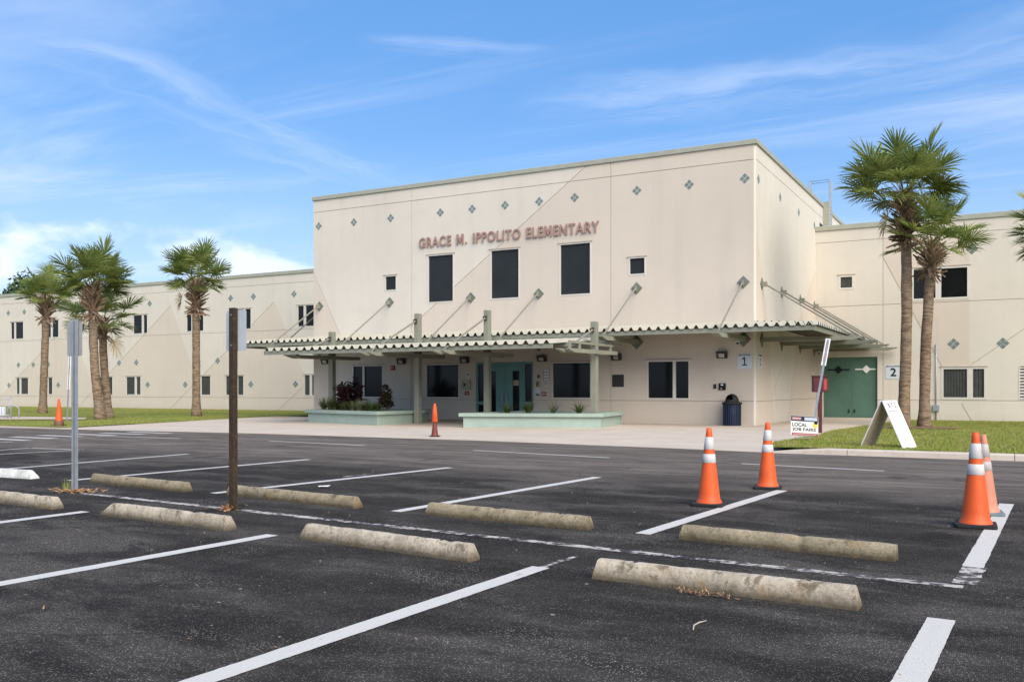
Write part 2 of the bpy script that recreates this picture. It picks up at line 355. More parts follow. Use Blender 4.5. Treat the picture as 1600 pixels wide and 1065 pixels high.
# ------------------------------------------------------------------ object helpers
def tag(o, label=None, cat=None, group=None, kind=None):
    if label: o['label'] = label
    if cat: o['category'] = cat
    if group: o['group'] = group
    if kind: o['kind'] = kind
    return o
def thing(name, label, cat, loc=(0, 0, 0), rz=0.0, group=None):
    o = bpy.data.objects.new(name, None); COL.objects.link(o)
    o.empty_display_size = 0.3; o.location = loc; o.rotation_euler = (0, 0, rz)
    return tag(o, label, cat, group)
def copy_tree(o, parent=None):
    c = o.copy(); COL.objects.link(c)
    if parent: c.parent = parent
    for ch in o.children: copy_tree(ch, c)
    return c
class MB:
    """collects geometry and links it as one mesh object"""
    def __init__(s): s.v = []; s.f = []; s.m = []
    def add(s, vs, fs, mi=0):
        o = len(s.v); s.v += [tuple(p) for p in vs]
        for f in fs: s.f.append([i + o for i in f]); s.m.append(mi)
    def box(s, x0, x1, y0, y1, z0, z1, mi=0):
        s.add([(x0, y0, z0), (x1, y0, z0), (x1, y1, z0), (x0, y1, z0), (x0, y0, z1), (x1, y0, z1), (x1, y1, z1), (x0, y1, z1)],
              [(0, 3, 2, 1), (4, 5, 6, 7), (0, 1, 5, 4), (1, 2, 6, 5), (2, 3, 7, 6), (3, 0, 4, 7)], mi)
    def beam(s, p, q, w, h=None, up=(0, 0, 1), mi=0, w2=None, h2=None):
        p, q = Vector(p), Vector(q); h = h or w; w2 = w2 or w; h2 = h2 or h
        d = (q - p).normalized(); a = d.cross(Vector(up))
        if a.length < 1e-4: a = d.cross(Vector((1, 0, 0)))
        a.normalize(); b = a.cross(d)
        vs = []
        for c, ww, hh in ((p, w, h), (q, w2, h2)):
            for i, j in ((-1, -1), (1, -1), (1, 1), (-1, 1)): vs.append(c + a * (i * ww / 2) + b * (j * hh / 2))
        s.add(vs, [(0, 1, 2, 3), (7, 6, 5, 4), (0, 4, 5, 1), (1, 5, 6, 2), (2, 6, 7, 3), (3, 7, 4, 0)], mi)
    def tube(s, pts, rad, n=10, mi=0, cap=True):
        pts = [Vector(p) for p in pts]
        if not hasattr(rad, '__len__'): rad = [rad] * len(pts)
        rings = []; ref = Vector((1, 0, 0))
        for i, p in enumerate(pts):
            d = (pts[min(i + 1, len(pts) - 1)] - pts[max(i - 1, 0)]).normalized()
            if abs(d.dot(ref)) > 0.95: ref = Vector((0, 1, 0))
            a = (ref - d * ref.dot(d)).normalized(); b = d.cross(a)
            rings.append([p + (a * math.cos(2 * math.pi * k / n) + b * math.sin(2 * math.pi * k / n)) * rad[i] for k in range(n)])
        vs = [v for r in rings for v in r]; fs = []
        for i in range(len(rings) - 1):
            for k in range(n):
                k2 = (k + 1) % n; fs.append((i * n + k, i * n + k2, (i + 1) * n + k2, (i + 1) * n + k))
        if cap: fs.append(tuple(range(n - 1, -1, -1))); fs.append(tuple((len(rings) - 1) * n + k for k in range(n)))
        s.add(vs, fs, mi)
    def lathe(s, prof, n=28, c=(0, 0), mi=0, cap=False):
        vs = [(c[0] + r * math.cos(2 * math.pi * k / n), c[1] + r * math.sin(2 * math.pi * k / n), z) for r, z in prof for k in range(n)]
        fs = []
        for i in range(len(prof) - 1):
            for k in range(n):
                k2 = (k + 1) % n; fs.append((i * n + k, i * n + k2, (i + 1) * n + k2, (i + 1) * n + k))
        if cap: fs.append(tuple((len(prof) - 1) * n + k for k in range(n)))
        s.add(vs, fs, mi)
    def prism(s, poly, z0, z1, mi=0, bottom=True):
        n = len(poly)
        vs = [(x, y, z0) for x, y in poly] + [(x, y, z1) for x, y in poly]
        fs = [tuple(range(n, 2 * n))] + [(i, (i + 1) % n, n + (i + 1) % n, n + i) for i in range(n)]
        if bottom: fs.append(tuple(range(n - 1, -1, -1)))
        s.add(vs, fs, mi)
    def build(s, name, mats, parent=None, smooth=False, bevel=0.0):
        me = bpy.data.meshes.new(name); me.from_pydata(s.v, [], s.f)
        if not isinstance(mats, (list, tuple)): mats = [mats]
        for m in mats: me.materials.append(m)
        me.polygons.foreach_set('material_index', s.m)
        if smooth: me.polygons.foreach_set('use_smooth', [True] * len(s.f))
        me.update()
        o = bpy.data.objects.new(name, me); COL.objects.link(o)
        if parent: o.parent = parent
        if bevel:
            b = o.modifiers.new('edge', 'BEVEL'); b.width = bevel; b.segments = 2; b.limit_method = 'ANGLE'; b.angle_limit = R(40)
        return o
def structure(o): o['kind'] = 'structure'; return o

# ------------------------------------------------------------------ planar panels with real joints and openings
def clip(poly, a, b, keep):
    """part of convex poly on one side of line a-b"""
    out = []; n = len(poly)
    def side(p): return ((b[0] - a[0]) * (p[1] - a[1]) - (b[1] - a[1]) * (p[0] - a[0])) * keep
    for i in range(n):
        p, q = poly[i], poly[(i + 1) % n]; sp, sq = side(p), side(q)
        if sp >= 0: out.append(p)
        if (sp > 0 and sq < 0) or (sp < 0 and sq > 0):
            t = sp / (sp - sq); out.append((p[0] + (q[0] - p[0]) * t, p[1] + (q[1] - p[1]) * t))
    return out
def area(p): return 0.5 * sum(p[i][0] * p[(i + 1) % len(p)][1] - p[(i + 1) % len(p)][0] * p[i][1] for i in range(len(p)))
def subtract(polys, cut):
    if area(cut) < 0: cut = cut[::-1]
    res = []
    for p in polys:
        lo = [min(c[k] for c in p) for k in (0, 1)]; hi = [max(c[k] for c in p) for k in (0, 1)]
        if any(max(c[k] for c in cut) < lo[k] or min(c[k] for c in cut) > hi[k] for k in (0, 1)): res.append(p); continue
        rest = p; parts = []
        for i in range(len(cut)):
            a, b = cut[i], cut[(i + 1) % len(cut)]
            o = clip(rest, a, b, -1)
            if len(o) > 2 and abs(area(o)) > 1e-6: parts.append(o)
            rest = clip(rest, a, b, 1)
            if len(rest) < 3 or abs(area(rest)) < 1e-7: rest = []; break
        if rest: res += parts
        else: res.append(p)
    return res
def split(polys, a, b):
    out = []
    for p in polys:
        for k in (1, -1):
            q = clip(p, a, b, k)
            if len(q) > 2 and abs(area(q)) > 1e-6: out.append(q)
    return out
def inside(pt, poly):
    s = 0
    for i in range(len(poly)):
        a, b = poly[i], poly[(i + 1) % len(poly)]
        c = (b[0] - a[0]) * (pt[1] - a[1]) - (b[1] - a[1]) * (pt[0] - a[0])
        if abs(c) < 1e-9: continue
        if s == 0: s = 1 if c > 0 else -1
        elif (c > 0) != (s > 0): return False
    return True
def strip(a, b, w):
    dx, dy = b[0] - a[0], b[1] - a[1]; L = math.hypot(dx, dy); nx, ny = -dy / L * w / 2, dx / L * w / 2
    return [(a[0] - nx, a[1] - ny), (b[0] - nx, b[1] - ny), (b[0] + nx, b[1] + ny), (a[0] + nx, a[1] + ny)]
def rect(u0, v0, u1, v1): return [(u0, v0), (u1, v0), (u1, v1), (u0, v1)]
def panel(mb, P, polys, d0, d1, tints=(), mi=0, tint_mi=1):
    for p in polys:
        cx = sum(q[0] for q in p) / len(p); cy = sum(q[1] for q in p) / len(p)
        m = tint_mi if any(inside((cx, cy), t) for t in tints) else mi
        mb.add([P(u, v, d0) for u, v in p], [tuple(range(len(p)))], m)
        for i in range(len(p)):
            a, b = p[i], p[(i + 1) % len(p)]; L = math.hypot(b[0] - a[0], b[1] - a[1])
            if L < 1e-5: continue
            s = 1 if area(p) > 0 else -1
            o = ((a[0] + b[0]) / 2 + (b[1] - a[1]) / L * 0.004 * s, (a[1] + b[1]) / 2 - (b[0] - a[0]) / L * 0.004 * s)
            if any(inside(o, q) for q in polys if q is not p): continue
            mb.add([P(a[0], a[1], d0), P(b[0], b[1], d0), P(b[0], b[1], d1), P(a[0], a[1], d1)], [(0, 1, 2, 3)], m)
def facade(name, parent, P, bounds, openings, joints, tints, jw=0.022):
    u0, v0, u1, v1 = bounds
    polys = [rect(u0, v0, u1, v1)]
    for t in tints:
        for i in range(len(t)): polys = split(polys, t[i], t[(i + 1) % len(t)])
    for a, b in joints: polys = subtract(polys, strip(a, b, jw))
    for o in openings: polys = subtract(polys, rect(*o))
    mb = MB(); panel(mb, P, polys, 0.0, 0.022, tints)
    back = [rect(u0 + .03, v0, u1 - .03, v1 - .01)]
    for o in openings: back = subtract(back, rect(*o))
    panel(mb, P, back, 0.022, 0.2, (), 2)
    return mb.build(name, [M['cream'], M['pink'], M['joint']], parent)
def pbox(mb, P, u0, u1, v0, v1, d0, d1, mi=0):
    vs = [P(u, v, d) for d in (d0, d1) for u, v in ((u0, v0), (u1, v0), (u1, v1), (u0, v1))]
    mb.add(vs, [(0, 1, 2, 3), (7, 6, 5, 4), (0, 4, 5, 1), (1, 5, 6, 2), (2, 6, 7, 3), (3, 7, 4, 0)], mi)
def window(parent, P, o, cuts=(), fw=0.055, glass='glass', lip=True, mull=0.11):
    """frame with its panes set into an opening; cuts = mullion centres as fractions"""
    u0, v0, u1, v1 = o; mb = MB(); a, b = -0.012, 0.10
    pbox(mb, P, u0, u0 + fw, v0, v1, a, b); pbox(mb, P, u1 - fw, u1, v0, v1, a, b)
    pbox(mb, P, u0 + fw, u1 - fw, v0, v0 + fw, a, b); pbox(mb, P, u0 + fw, u1 - fw, v1 - fw, v1, a, b)
    xs = [u0 + fw] ; 
    for c in cuts:
        m = u0 + (u1 - u0) * c; pbox(mb, P, m - mull / 2, m + mull / 2, v0 + fw, v1 - fw, a + 0.004, b)
        xs += [m - mull / 2, m + mull / 2]
    xs.append(u1 - fw)
    if lip:
        pbox(mb, P, u0 - 0.05, u1 + 0.05, v1 + 0.002, v1 + 0.035, -0.035, 0.015, 1)  # darker lip colour paints in the thin shadow line over the head
    w = mb.build('window', [M['frame'], M['joint']], parent)
    for i in range(0, len(xs), 2):
        g = MB(); pbox(g, P, xs[i] - 0.005, xs[i + 1] + 0.005, v0 + fw - 0.005, v1 - fw + 0.005, 0.055, 0.075)
        if glass == 'blind':
            n = max(3, int((xs[i + 1] - xs[i]) / 0.11))
            for k in range(n):
                x = xs[i] + (k + 0.5) * (xs[i + 1] - xs[i]) / n
                pbox(g, P, x - 0.006, x + 0.006, v0 + fw, v1 - fw, 0.050, 0.056, 1)
        g.build('pane', [M[glass], M['glass']], w)
    return w
def tile(parent, P, u, v, s=0.205):
    """diamond of four glazed tiles"""
    mb = MB(); g = 0.018; h = s / 2
    for du, dv in ((0, h), (0, -h), (h, 0), (-h, 0)):
        k = h - g
        c = [(u + du, v + dv - k), (u + du + k, v + dv), (u + du, v + dv + k), (u + du - k, v + dv)]
        vs = [P(x, y, -0.008) for x, y in c] + [P(x, y, 0.004) for x, y in c]
        mb.add(vs, [(0, 1, 2, 3), (0, 4, 5, 1), (1, 5, 6, 2), (2, 6, 7, 3), (3, 7, 4, 0)])
    return mb.build('diamond_tile', M['tile'], parent)

Y0, XR, XL, YW = 32.09, -7.95, -28.08, 43.0
TOP, WTOP = 10.0, 8.62
Pf = lambda u, v, d: (u, Y0 + d, v)
Pw = lambda u, v, d: (u, YW + d, v)
Ps = lambda u, v, d: (XR - d, u, v)
Pl = lambda u, v, d: (XL + d, u, v)
def f(px, py): p = on_y(px, py, Y0); return (p.x, p.z)
def g(px, py): p = on_y(px, py, YW); return (p.x, p.z)
def s(px, py): p = on_x(px, py, XR); return (p.y, p.z)
def fr(a, b, c, d): p, q = f(a, d), f(c, b); return (p[0], p[1], q[0], q[1])
def gr(a, b, c, d): p, q = g(a, d), g(c, b); return (p[0], p[1], q[0], q[1])

# ------------------------------------------------------------------ ground
def sheet(name, poly, z, mat, sub=0):
    mb = MB(); mb.add([(x, y, z if not callable(z) else z(x, y)) for x, y in poly], [tuple(range(len(poly)))])
    return structure(mb.build(name, mat))
sheet('terrain', [(-1500, -1500), (1500, -1500), (1500, 1500), (-1500, 1500)], -0.06, M['dirt'])
KERB = [(-140, 18.3), (-42, 18.9), (-31.2, 19.35), (-21.2, 20.5), (-12.1, 20.5), (-6.7, 20.0), (-4.42, 19.6), (0.2, 19.6), (60, 19.9)]
sheet('parking_lot', [(-140, -60), (60, -60)] + KERB[::-1], 0.0, M['asphalt'])

def plaza_z(x, y): return 0.012 + 0.075 * max(0.0, min(1.0, (y - 20.0) / 12.0))
def lawn_z(x, y): return 0.03 + 0.09 * max(0.0, min(1.0, (27.0 - y) / 6.5)) if x > -6 else 0.045
def jointed_slab(name, poly_pieces, joints, zf, mat, jw=0.014):
    polys = poly_pieces
    for a, b in joints: polys = subtract(polys, strip(a, b, jw))
    P = lambda u, v, d: (u, v, zf(u, v) - d)
    mb = MB(); panel(mb, P, polys, 0.0, 0.02)
    panel(mb, P, poly_pieces, 0.012, 0.06, (), 1)
    return structure(mb.build(name, [mat, M['joint']]))
def tri_strip(pts):   # convex pieces between kerb polyline and a back line
    out = []
    for (ax, ay), (bx, by), (cx, cy), (dx, dy) in pts: out.append([(ax, ay), (bx, by), (cx, cy), (dx, dy)])
    return out
PL = [(-28.6, 19.64), (-21.2, 20.5), (-12.1, 20.5), (-6.7, 20.0), (-4.5, 19.62)]
pieces = [[(-28.6, 19.66), (-21.2, 20.51), (-21.2, 26.0), (-29.55, 26.0)], [(-29.55, 26.0), (-21.2, 26.0), (-21.2, 32.2), (-30.5, 32.2)],
          [(-21.2, 20.51), (-12.1, 20.51), (-12.1, 32.2), (-21.2, 32.2)],
          [(-12.1, 20.51), (-6.7, 20.01), (-6.7, 32.2), (-12.1, 32.2)],
          [(-6.7, 20.01), (-4.5, 19.63), (-5.15, 30.4), (-6.7, 32.2)], [(-6.7, 32.2), (-5.15, 30.4), (-4.55, 37.3), (-4.3, 43.02), (-6.7, 43.02)],
          [(-8.0, 32.2), (-6.7, 32.2), (-6.7, 43.02), (-8.0, 43.02)]]
jt = [((-40, y), (0, y)) for y in (22.9, 26.2, 29.4)] + [((x, 18), (x, 33)) for x in (-27.5, -24.4, -21.3, -18.2, -15.1, -12.0, -8.9)] + [((-8, y), (-3, y)) for y in (32.4, 35.2, 38.2, 41)]
jointed_slab('plaza', pieces, jt, plaza_z, M['concrete'])
# concrete gutter strip on the left, kerb on the right
jointed_slab('gutter', [[(-140, 18.32), (-42, 18.92), (-42, 19.95), (-140, 19.35)], [(-42, 18.92), (-31.2, 19.37), (-31.2, 20.35), (-42, 19.95)], [(-31.2, 19.37), (-28.6, 19.66), (-28.75, 20.42), (-31.2, 20.35)]],
             [((x, 17), (x, 22)) for x in (-60, -52, -45, -38.5, -33)], lambda x, y: 0.035, M['kerb'])
def kerb_run():
    mb = MB()
    sec = [(0.0, 0.0), (0.012, 0.10), (0.035, 0.122), (0.20, 0.128), (0.205, 0.0)]
    xs = [-4.6, -4.1, -3.4] + [k * 3.0 for k in range(-1, 14)]
    sc = [0.18, 0.6, 1.0] + [1] * 15
    for i in range(len(xs) - 1):
        a, b = xs[i] + (0.006 if i > 2 else 0), xs[i + 1] - (0.006 if i > 1 else 0)
        vs = [(a, 19.6 + y, z * sc[i]) for y, z in sec] + [(b, 19.6 + y, z * sc[i + 1]) for y, z in sec]
        n = len(sec)
        mb.add(vs, [(k, k + 1, n + k + 1, n + k) for k in range(n - 1)] + [tuple(range(n)), tuple(range(2 * n - 1, n - 1, -1))])
    structure(mb.build('kerb', M['kerb'], None, False))
kerb_run()
def grid_lawn(name, x0, x1, y0, y1, edge, zf, nx, ny):
    """lawn grid; edge(y) gives the limit in x on one side"""
    mb = MB(); vs = []; fs = []
    for j in range(ny + 1):
        y = y0 + (y1 - y0) * j / ny
        a, b = edge(y, x0, x1)
        for i in range(nx + 1):
            x = a + (b - a) * i / nx
            vs.append((x, y, zf(x, y) + 0.018 * mnoise.noise((x * 0.6, y * 0.6, 3.0))))
    for j in range(ny):
        for i in range(nx):
            k = j * (nx + 1) + i; fs.append((k, k + 1, k + nx + 2, k + nx + 1))
    mb.add(vs, fs); return structure(mb.build(name, M['lawn'], None, True))
def lerp_pts(pts, y):
    for (xa, ya), (xb, yb) in zip(pts, pts[1:]):
        if ya <= y <= yb: return xa + (xb - xa) * (y - ya) / (yb - ya)
    return pts[0][0] if y < pts[0][1] else pts[-1][0]
ER = [(-4.55, 19.8), (-4.95, 21.6), (-5.2, 30.4), (-4.6, 37.3), (-4.35, 43.05)]
EL = [(-28.7, 20.2), (-29.5, 24.4), (-30.05, 27.5), (-30.6, 34.6), (-30.6, 43.05)]
grid_lawn('lawn', 0, 0, 19.8, 43.02, lambda y, a, b: (lerp_pts(ER, y), 30.0), lawn_z, 40, 40)
grid_lawn('lawn', 0, 0, 19.9, 43.02, lambda y, a, b: (-140 if y > 20.3 else -60, lerp_pts(EL, y)), lawn_z, 60, 30)
p = [on_z(-60, 650.2, .06), on_z(-60, 655.5, .06), on_z(60, 655.2, .06), on_z(133, 655.0, .06), on_z(136, 652.6, .06), on_z(60, 651.3, .06)]
sheet('garden_path', [(q.x, q.y) for q in p], 0.075, M['concrete'])
def blades():
    rnd = random.Random(5); mb = MB()
    def tuft(x, y, z, k):
        for _ in range(k):
            a = rnd.uniform(0, 6.283); h = rnd.uniform(0.025, 0.065); w = rnd.uniform(0.006, 0.012)
            lx, ly = rnd.uniform(-.03, .03), rnd.uniform(-.03, .03); ox, oy = rnd.uniform(-.05, .05), rnd.uniform(-.05, .05)
            mb.add([(x + ox - w * math.cos(a), y + oy - w * math.sin(a), z), (x + ox + w * math.cos(a), y + oy + w * math.sin(a), z), (x + ox + lx, y + oy + ly, z + h)], [(0, 1, 2)])
    for _ in range(26000):
        y = 19.85 + 23 * rnd.random() ** 1.7; x = lerp_pts(ER, y) - 0.02 + rnd.random() * 9.5
        tuft(x, y, lawn_z(x, y) - 0.01, 3)
    for _ in range(20000):
        y = 20.35 + 22.6 * rnd.random() ** 1.5; x = lerp_pts(EL, y) + 0.02 - (rnd.random() ** 1.3) * 42
        if mnoise.noise((x * 0.3, y * 0.3, 1)) < -0.35: continue
        tuft(x, y, 0.035, 3)
    return tag(mb.build('grass', M['blade']), 'short green grass covering the lawns beside the school', 'grass', None, 'stuff')
blades()

# painted markings
def stripe(name, pts, w, mat, z=0.004, seed=0, jit=0.005):
    """ragged-edged painted line along pts"""
    rnd = random.Random(seed); a, b = Vector(pts[0]), Vector(pts[1]); L = (b - a).length; d = (b - a) / L; n = Vector((-d.y, d.x))
    k = max(2, int(L / 0.035)); ph = rnd.uniform(0, 50); vs = []; fs = []
    for i in range(k + 1):
        c = a + d * (L * i / k)
        for sgn in (-1, 1):
            q = c + n * (sgn * (w / 2 + rnd.uniform(-jit, jit) * .45 + jit * mnoise.noise((ph + i * .11, sgn * 9.0, 0)))); vs.append((q.x, q.y, z))
    for i in range(k): fs.append((2 * i, 2 * i + 1, 2 * i + 3, 2 * i + 2))
    mb = MB(); mb.add(vs, fs); return structure(mb.build(name, mat))
def gz(px, py): q = on_z(px, py); return (q.x, q.y)
LINES = [((310, 1065), (845, 886)), ((-200, 948), (426, 835.5)), ((-150, 835), (134, 799)), ((1421, 1065), (1471, 967)),
         ((1520, 886), (1573, 787)), ((1004, 834), (1222, 766)), ((618, 799), (934, 745.3)), ((333, 770.5), (703, 730.3)), ((108, 750.5), (483, 717.5)), ((-120, 743), (294, 709))]
for i, (a, b) in enumerate(LINES):
    A, B = Vector(gz(*a)), Vector(gz(*b))
    if i in (0, 3): A = A + (A - B).normalized() * 2.0
    stripe('parking_stripe', (A, B), 0.15, M['paint'] if i not in (9,) else M['paint_far'], 0.004, i)
stripe('worn_line', (gz(130, 770.5), gz(1505, 917)), 0.11, M['paint_old'], 0.003, 31, 0.02)
stripe('worn_line', (gz(1506, 912), gz(1524, 886)), 0.16, M['paint_old'], 0.0035, 32, 0.012)
stripe('worn_line', (gz(845, 886), gz(905, 868)), 0.05, M['paint_old'], 0.003, 34, 0.03)
for i, (a, b) in enumerate([((740, 703.4), (952, 715)), ((420, 688.6), (570, 695.7)), ((1158, 724), (1382, 735.7)), ((152, 681), (282, 685)),
                            ((0, 703), (48, 699.8)), ((48, 699.8), (129, 702.8)), ((-40, 711.5), (129, 702.6)), ((-60, 694), (20, 690))]):
    stripe('road_line', (gz(*a), gz(*b)), 0.12, M['paint_far'], 0.004, 50 + i, 0.008)
for i, (x, y) in enumerate([(-23.8, 14.9), (-24.0, 15.8), (-24.2, 16.75), (-24.0, 17.7), (-23.8, 18.55), (-23.6, 19.4)]):
    stripe('crossing_bar', ((x - 0.95, y), (x + 0.95, y)), 0.32, M['paint_far'], 0.0045, 70 + i, 0.01)
stripe('paint_smear', (gz(538, 744.6), gz(572, 741)), 0.07, M['paint_old'], 0.0042, 81, 0.02)

# ------------------------------------------------------------------ buildings
main = thing('school_building', 'tall cream two storey entrance block with red lettering and green tiles', 'building', (-18, 32.2, 0))
wing_l = thing('classroom_wing', 'long low cream wing behind the palms left of the entrance block', 'building', (-50, 43, 0))
wing_r = thing('classroom_wing', 'low cream wing with big green doors right of the entrance block', 'building', (2, 43, 0))
for w in (main, wing_l, wing_r): w.location = (0, 0, 0)

def cubic(name, x0, x1, y0, y1, z0, z1, parent, mat):
    mb = MB(); mb.box(x0, x1, y0, y1, z0, z1); return mb.build(name, mat, parent)
# main block openings on the front: (rect, mullions, glass)
W_FRONT = [((667.8, 388, 709.2, 466.3), (), 'screen'), ((765.8, 379.3, 812, 458.3), (), 'screen'), ((873.8, 370.3, 923.8, 453), (), 'screen'),
           ((600.8, 420.8, 620, 445.8), (), 'screen'), ((982, 390.5, 1009, 419), (), 'screen'),
           ((551, 572, 598.5, 620.5), (0.36,), 'glass'), ((665.3, 570, 718, 620.8), (), 'glass'), ((862, 567, 924, 623), (), 'glass'),
           ((1011, 565, 1078, 622.6), (0.64,), 'glass')]
fo = [fr(*w[0]) for w in W_FRONT]
for i in range(len(fo)):     # level sills and heads within each row
    u0, v0, u1, v1 = fo[i]
    if i < 3: v0, v1 = 4.83 + 0.16, 7.03
    elif i < 5: v0, v1 = 5.62, 6.30
    else: v0, v1 = 0.98, 2.42
    fo[i] = (u0, v0, u1, v1)
DU0, DU1, DV1 = f(743.4, 600)[0], f(833.3, 600)[0], 2.46
front_open = fo + [(DU0, -0.05, DU1, DV1)]
zj = lambda v: ((XL - 1, v), (XR + 1, v))
mj = [zj(9.42), zj(0.93), ((f(643.3, 300)[0], -1), (f(643.3, 300)[0], 12)), ((f(954.4, 300)[0], -1), (f(954.4, 300)[0], 12)),
      (f(926, 250), f(640, 512)), (f(488, 421), f(531, 522))]
dA, dB = f(926, 250), f(640, 512)
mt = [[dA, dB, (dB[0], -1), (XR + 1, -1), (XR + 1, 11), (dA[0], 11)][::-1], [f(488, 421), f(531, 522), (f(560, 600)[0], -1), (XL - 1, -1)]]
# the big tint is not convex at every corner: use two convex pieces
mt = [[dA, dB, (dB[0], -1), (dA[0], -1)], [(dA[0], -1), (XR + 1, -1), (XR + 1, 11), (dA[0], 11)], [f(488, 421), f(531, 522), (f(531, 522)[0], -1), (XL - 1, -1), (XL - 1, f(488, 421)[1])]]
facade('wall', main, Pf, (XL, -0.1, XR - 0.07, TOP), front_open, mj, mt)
sj = [((31, 9.42), (70, 9.42)), ((31, 0.93), (43, 0.93)), (s(1233, 537), s(1207.5, 618)), (s(1205, 552), s(1214.5, 640))]
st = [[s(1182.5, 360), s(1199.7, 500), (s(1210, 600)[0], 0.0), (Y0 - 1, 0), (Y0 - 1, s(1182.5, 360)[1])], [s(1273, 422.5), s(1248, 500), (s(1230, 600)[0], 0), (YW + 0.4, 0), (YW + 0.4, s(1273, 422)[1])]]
side_open = [(43.9, 8.72, 45.3, 9.15)]
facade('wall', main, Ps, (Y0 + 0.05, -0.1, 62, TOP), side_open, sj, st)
cm_ = MB(); cm_.add([(XR - .07, Y0, -.1), (XR, Y0 + .05, -.1), (XR, Y0 + .05, TOP), (XR - .07, Y0, TOP)], [(0, 1, 2, 3)]); cm_.build('corner_chamfer', M['cream'], main)
facade('wall', main, Pl, (Y0 + 0.0222, -0.1, 62, TOP), [], [((31, 9.42), (70, 9.42)), ((31, 0.93), (43, 0.93))], [])
cubic('rear_wall', XL + 0.2, XR - 0.2, 61.8, 62.0, -0.1, TOP, main, M['cream'])
cubic('roof', XL + 0.2, XR - 0.2, Y0 + 0.2, 61.8, 9.3, 9.5, main, M['coping'])
def coping(parent, path, z0, z1, over=0.06, th=0.42):
    mb = MB()
    for (a, b, c, d) in path: mb.box(a, b, c, d, z0, z1)
    return mb.build('coping', M['coping'], parent, False, 0.015)
coping(main, [(XL - 0.06, XR + 0.06, Y0 - 0.06, Y0 + 0.3), (XR - 0.3, XR + 0.06, Y0 + 0.3, 62.06), (XL - 0.06, XL + 0.3, Y0 + 0.3, 62.06)], TOP - 0.05, TOP + 0.13)
for w, o in zip(W_FRONT, fo): window(main, Pf, o, w[1], 0.05, w[2])
window(main, Ps, side_open[0], (), 0.05, 'glass', False)
cubic('floor_slab', XL + 0.3, XR - 0.3, Y0 + 0.25, 61.7, 3.9, 4.0, main, M['joint'])

# entrance doors in their recess
def doors():
    mb = MB(); P = Pf; fw = 0.09; W = DU1 - DU0; a, b = 0.03, 0.14
    xs = [DU0, DU0 + W * 0.175, DU1 - W * 0.165, DU1]; zb = 0.09
    for x in (xs[0] + fw / 2, xs[1], xs[2], xs[3] - fw / 2): pbox(mb, P, x - fw / 2, x + fw / 2, zb, DV1 - 0.10, a, b)
    pbox(mb, P, DU0, DU1, DV1 - 0.10, DV1, a, b)
    for x0, x1 in ((xs[0] + fw, xs[1] - fw / 2), (xs[2] + fw / 2, xs[3] - fw)):
        pbox(mb, P, x0, x1, 0.72, 0.86, a + 0.01, b); pbox(mb, P, x0, x1, zb, zb + 0.12, a + 0.01, b)
    fm = mb.build('door_frame', M['teal'], main)
    for x0, x1 in ((xs[0] + fw, xs[1] - fw / 2), (xs[2] + fw / 2, xs[3] - fw)):
        for z0, z1 in ((zb + 0.12, 0.72), (0.86, DV1 - 0.10)):
            q = MB(); pbox(q, P, x0, x1, z0, z1, 0.085, 0.10); q.build('pane', M['glass'], fm)
    mid = (xs[1] + xs[2]) / 2
    for k, (x0, x1) in enumerate(((xs[1] + fw / 2, mid - 0.004), (mid + 0.004, xs[2] - fw / 2))):
        d = MB(); w = x1 - x0; top = DV1 - 0.105
        p0, p1 = (x0 + 0.12 * w, x0 + 0.50 * w) if k == 0 else (x0 + 0.42 * w, x0 + 0.80 * w)
        pbox(d, P, x0, p0, zb, top, 0.05, 0.11); pbox(d, P, p1, x1, zb, top, 0.05, 0.11)
        pbox(d, P, p0, p1, zb, zb + 0.22, 0.05, 0.11); pbox(d, P, p0, p1, top - 0.26, top, 0.05, 0.11)
        dd = d.build('door', M['teal'], main)
        q = MB(); pbox(q, P, p0, p1, zb + 0.22, top - 0.26, 0.08, 0.095); q.build('pane', M['glass'], dd)
        hx = mid - 0.10 if k == 0 else mid + 0.10
        h = MB(); pbox(h, P, hx - 0.02, hx + 0.02, 0.85, 1.15, -0.02, 0.03); pbox(h, P, hx - 0.03, hx + 0.03, 0.80, 0.86, 0.0, 0.05); h.build('handle', M['steel'], dd)
        if k == 1:
            n = MB(); pbox(n, P, p0 + 0.02, p1 - 0.03, 1.50, 1.72, 0.072, 0.078); n.build('paper_notice', M['tan'], dd)
    cubic('threshold', DU0, DU1, Y0 + 0.03, Y0 + 0.3, 0.05, 0.09, main, M['steel'])
    cubic('vestibule_floor', DU0, DU1, Y0 + 0.3, Y0 + 2, 0.05, 0.085, main, M['joint'])
doors()

# tiles
for px in (498, 553, 610.4, 688, 737.8, 789.2, 842.5, 898, 995.3, 1076.9, 1163.8): tile(main, Pf, f(px, 300)[0], 8.78, 0.20)
for px in (1185, 1219, 1248, 1272.5): tile(main, Ps, s(px, 300)[0], 8.78, 0.20)

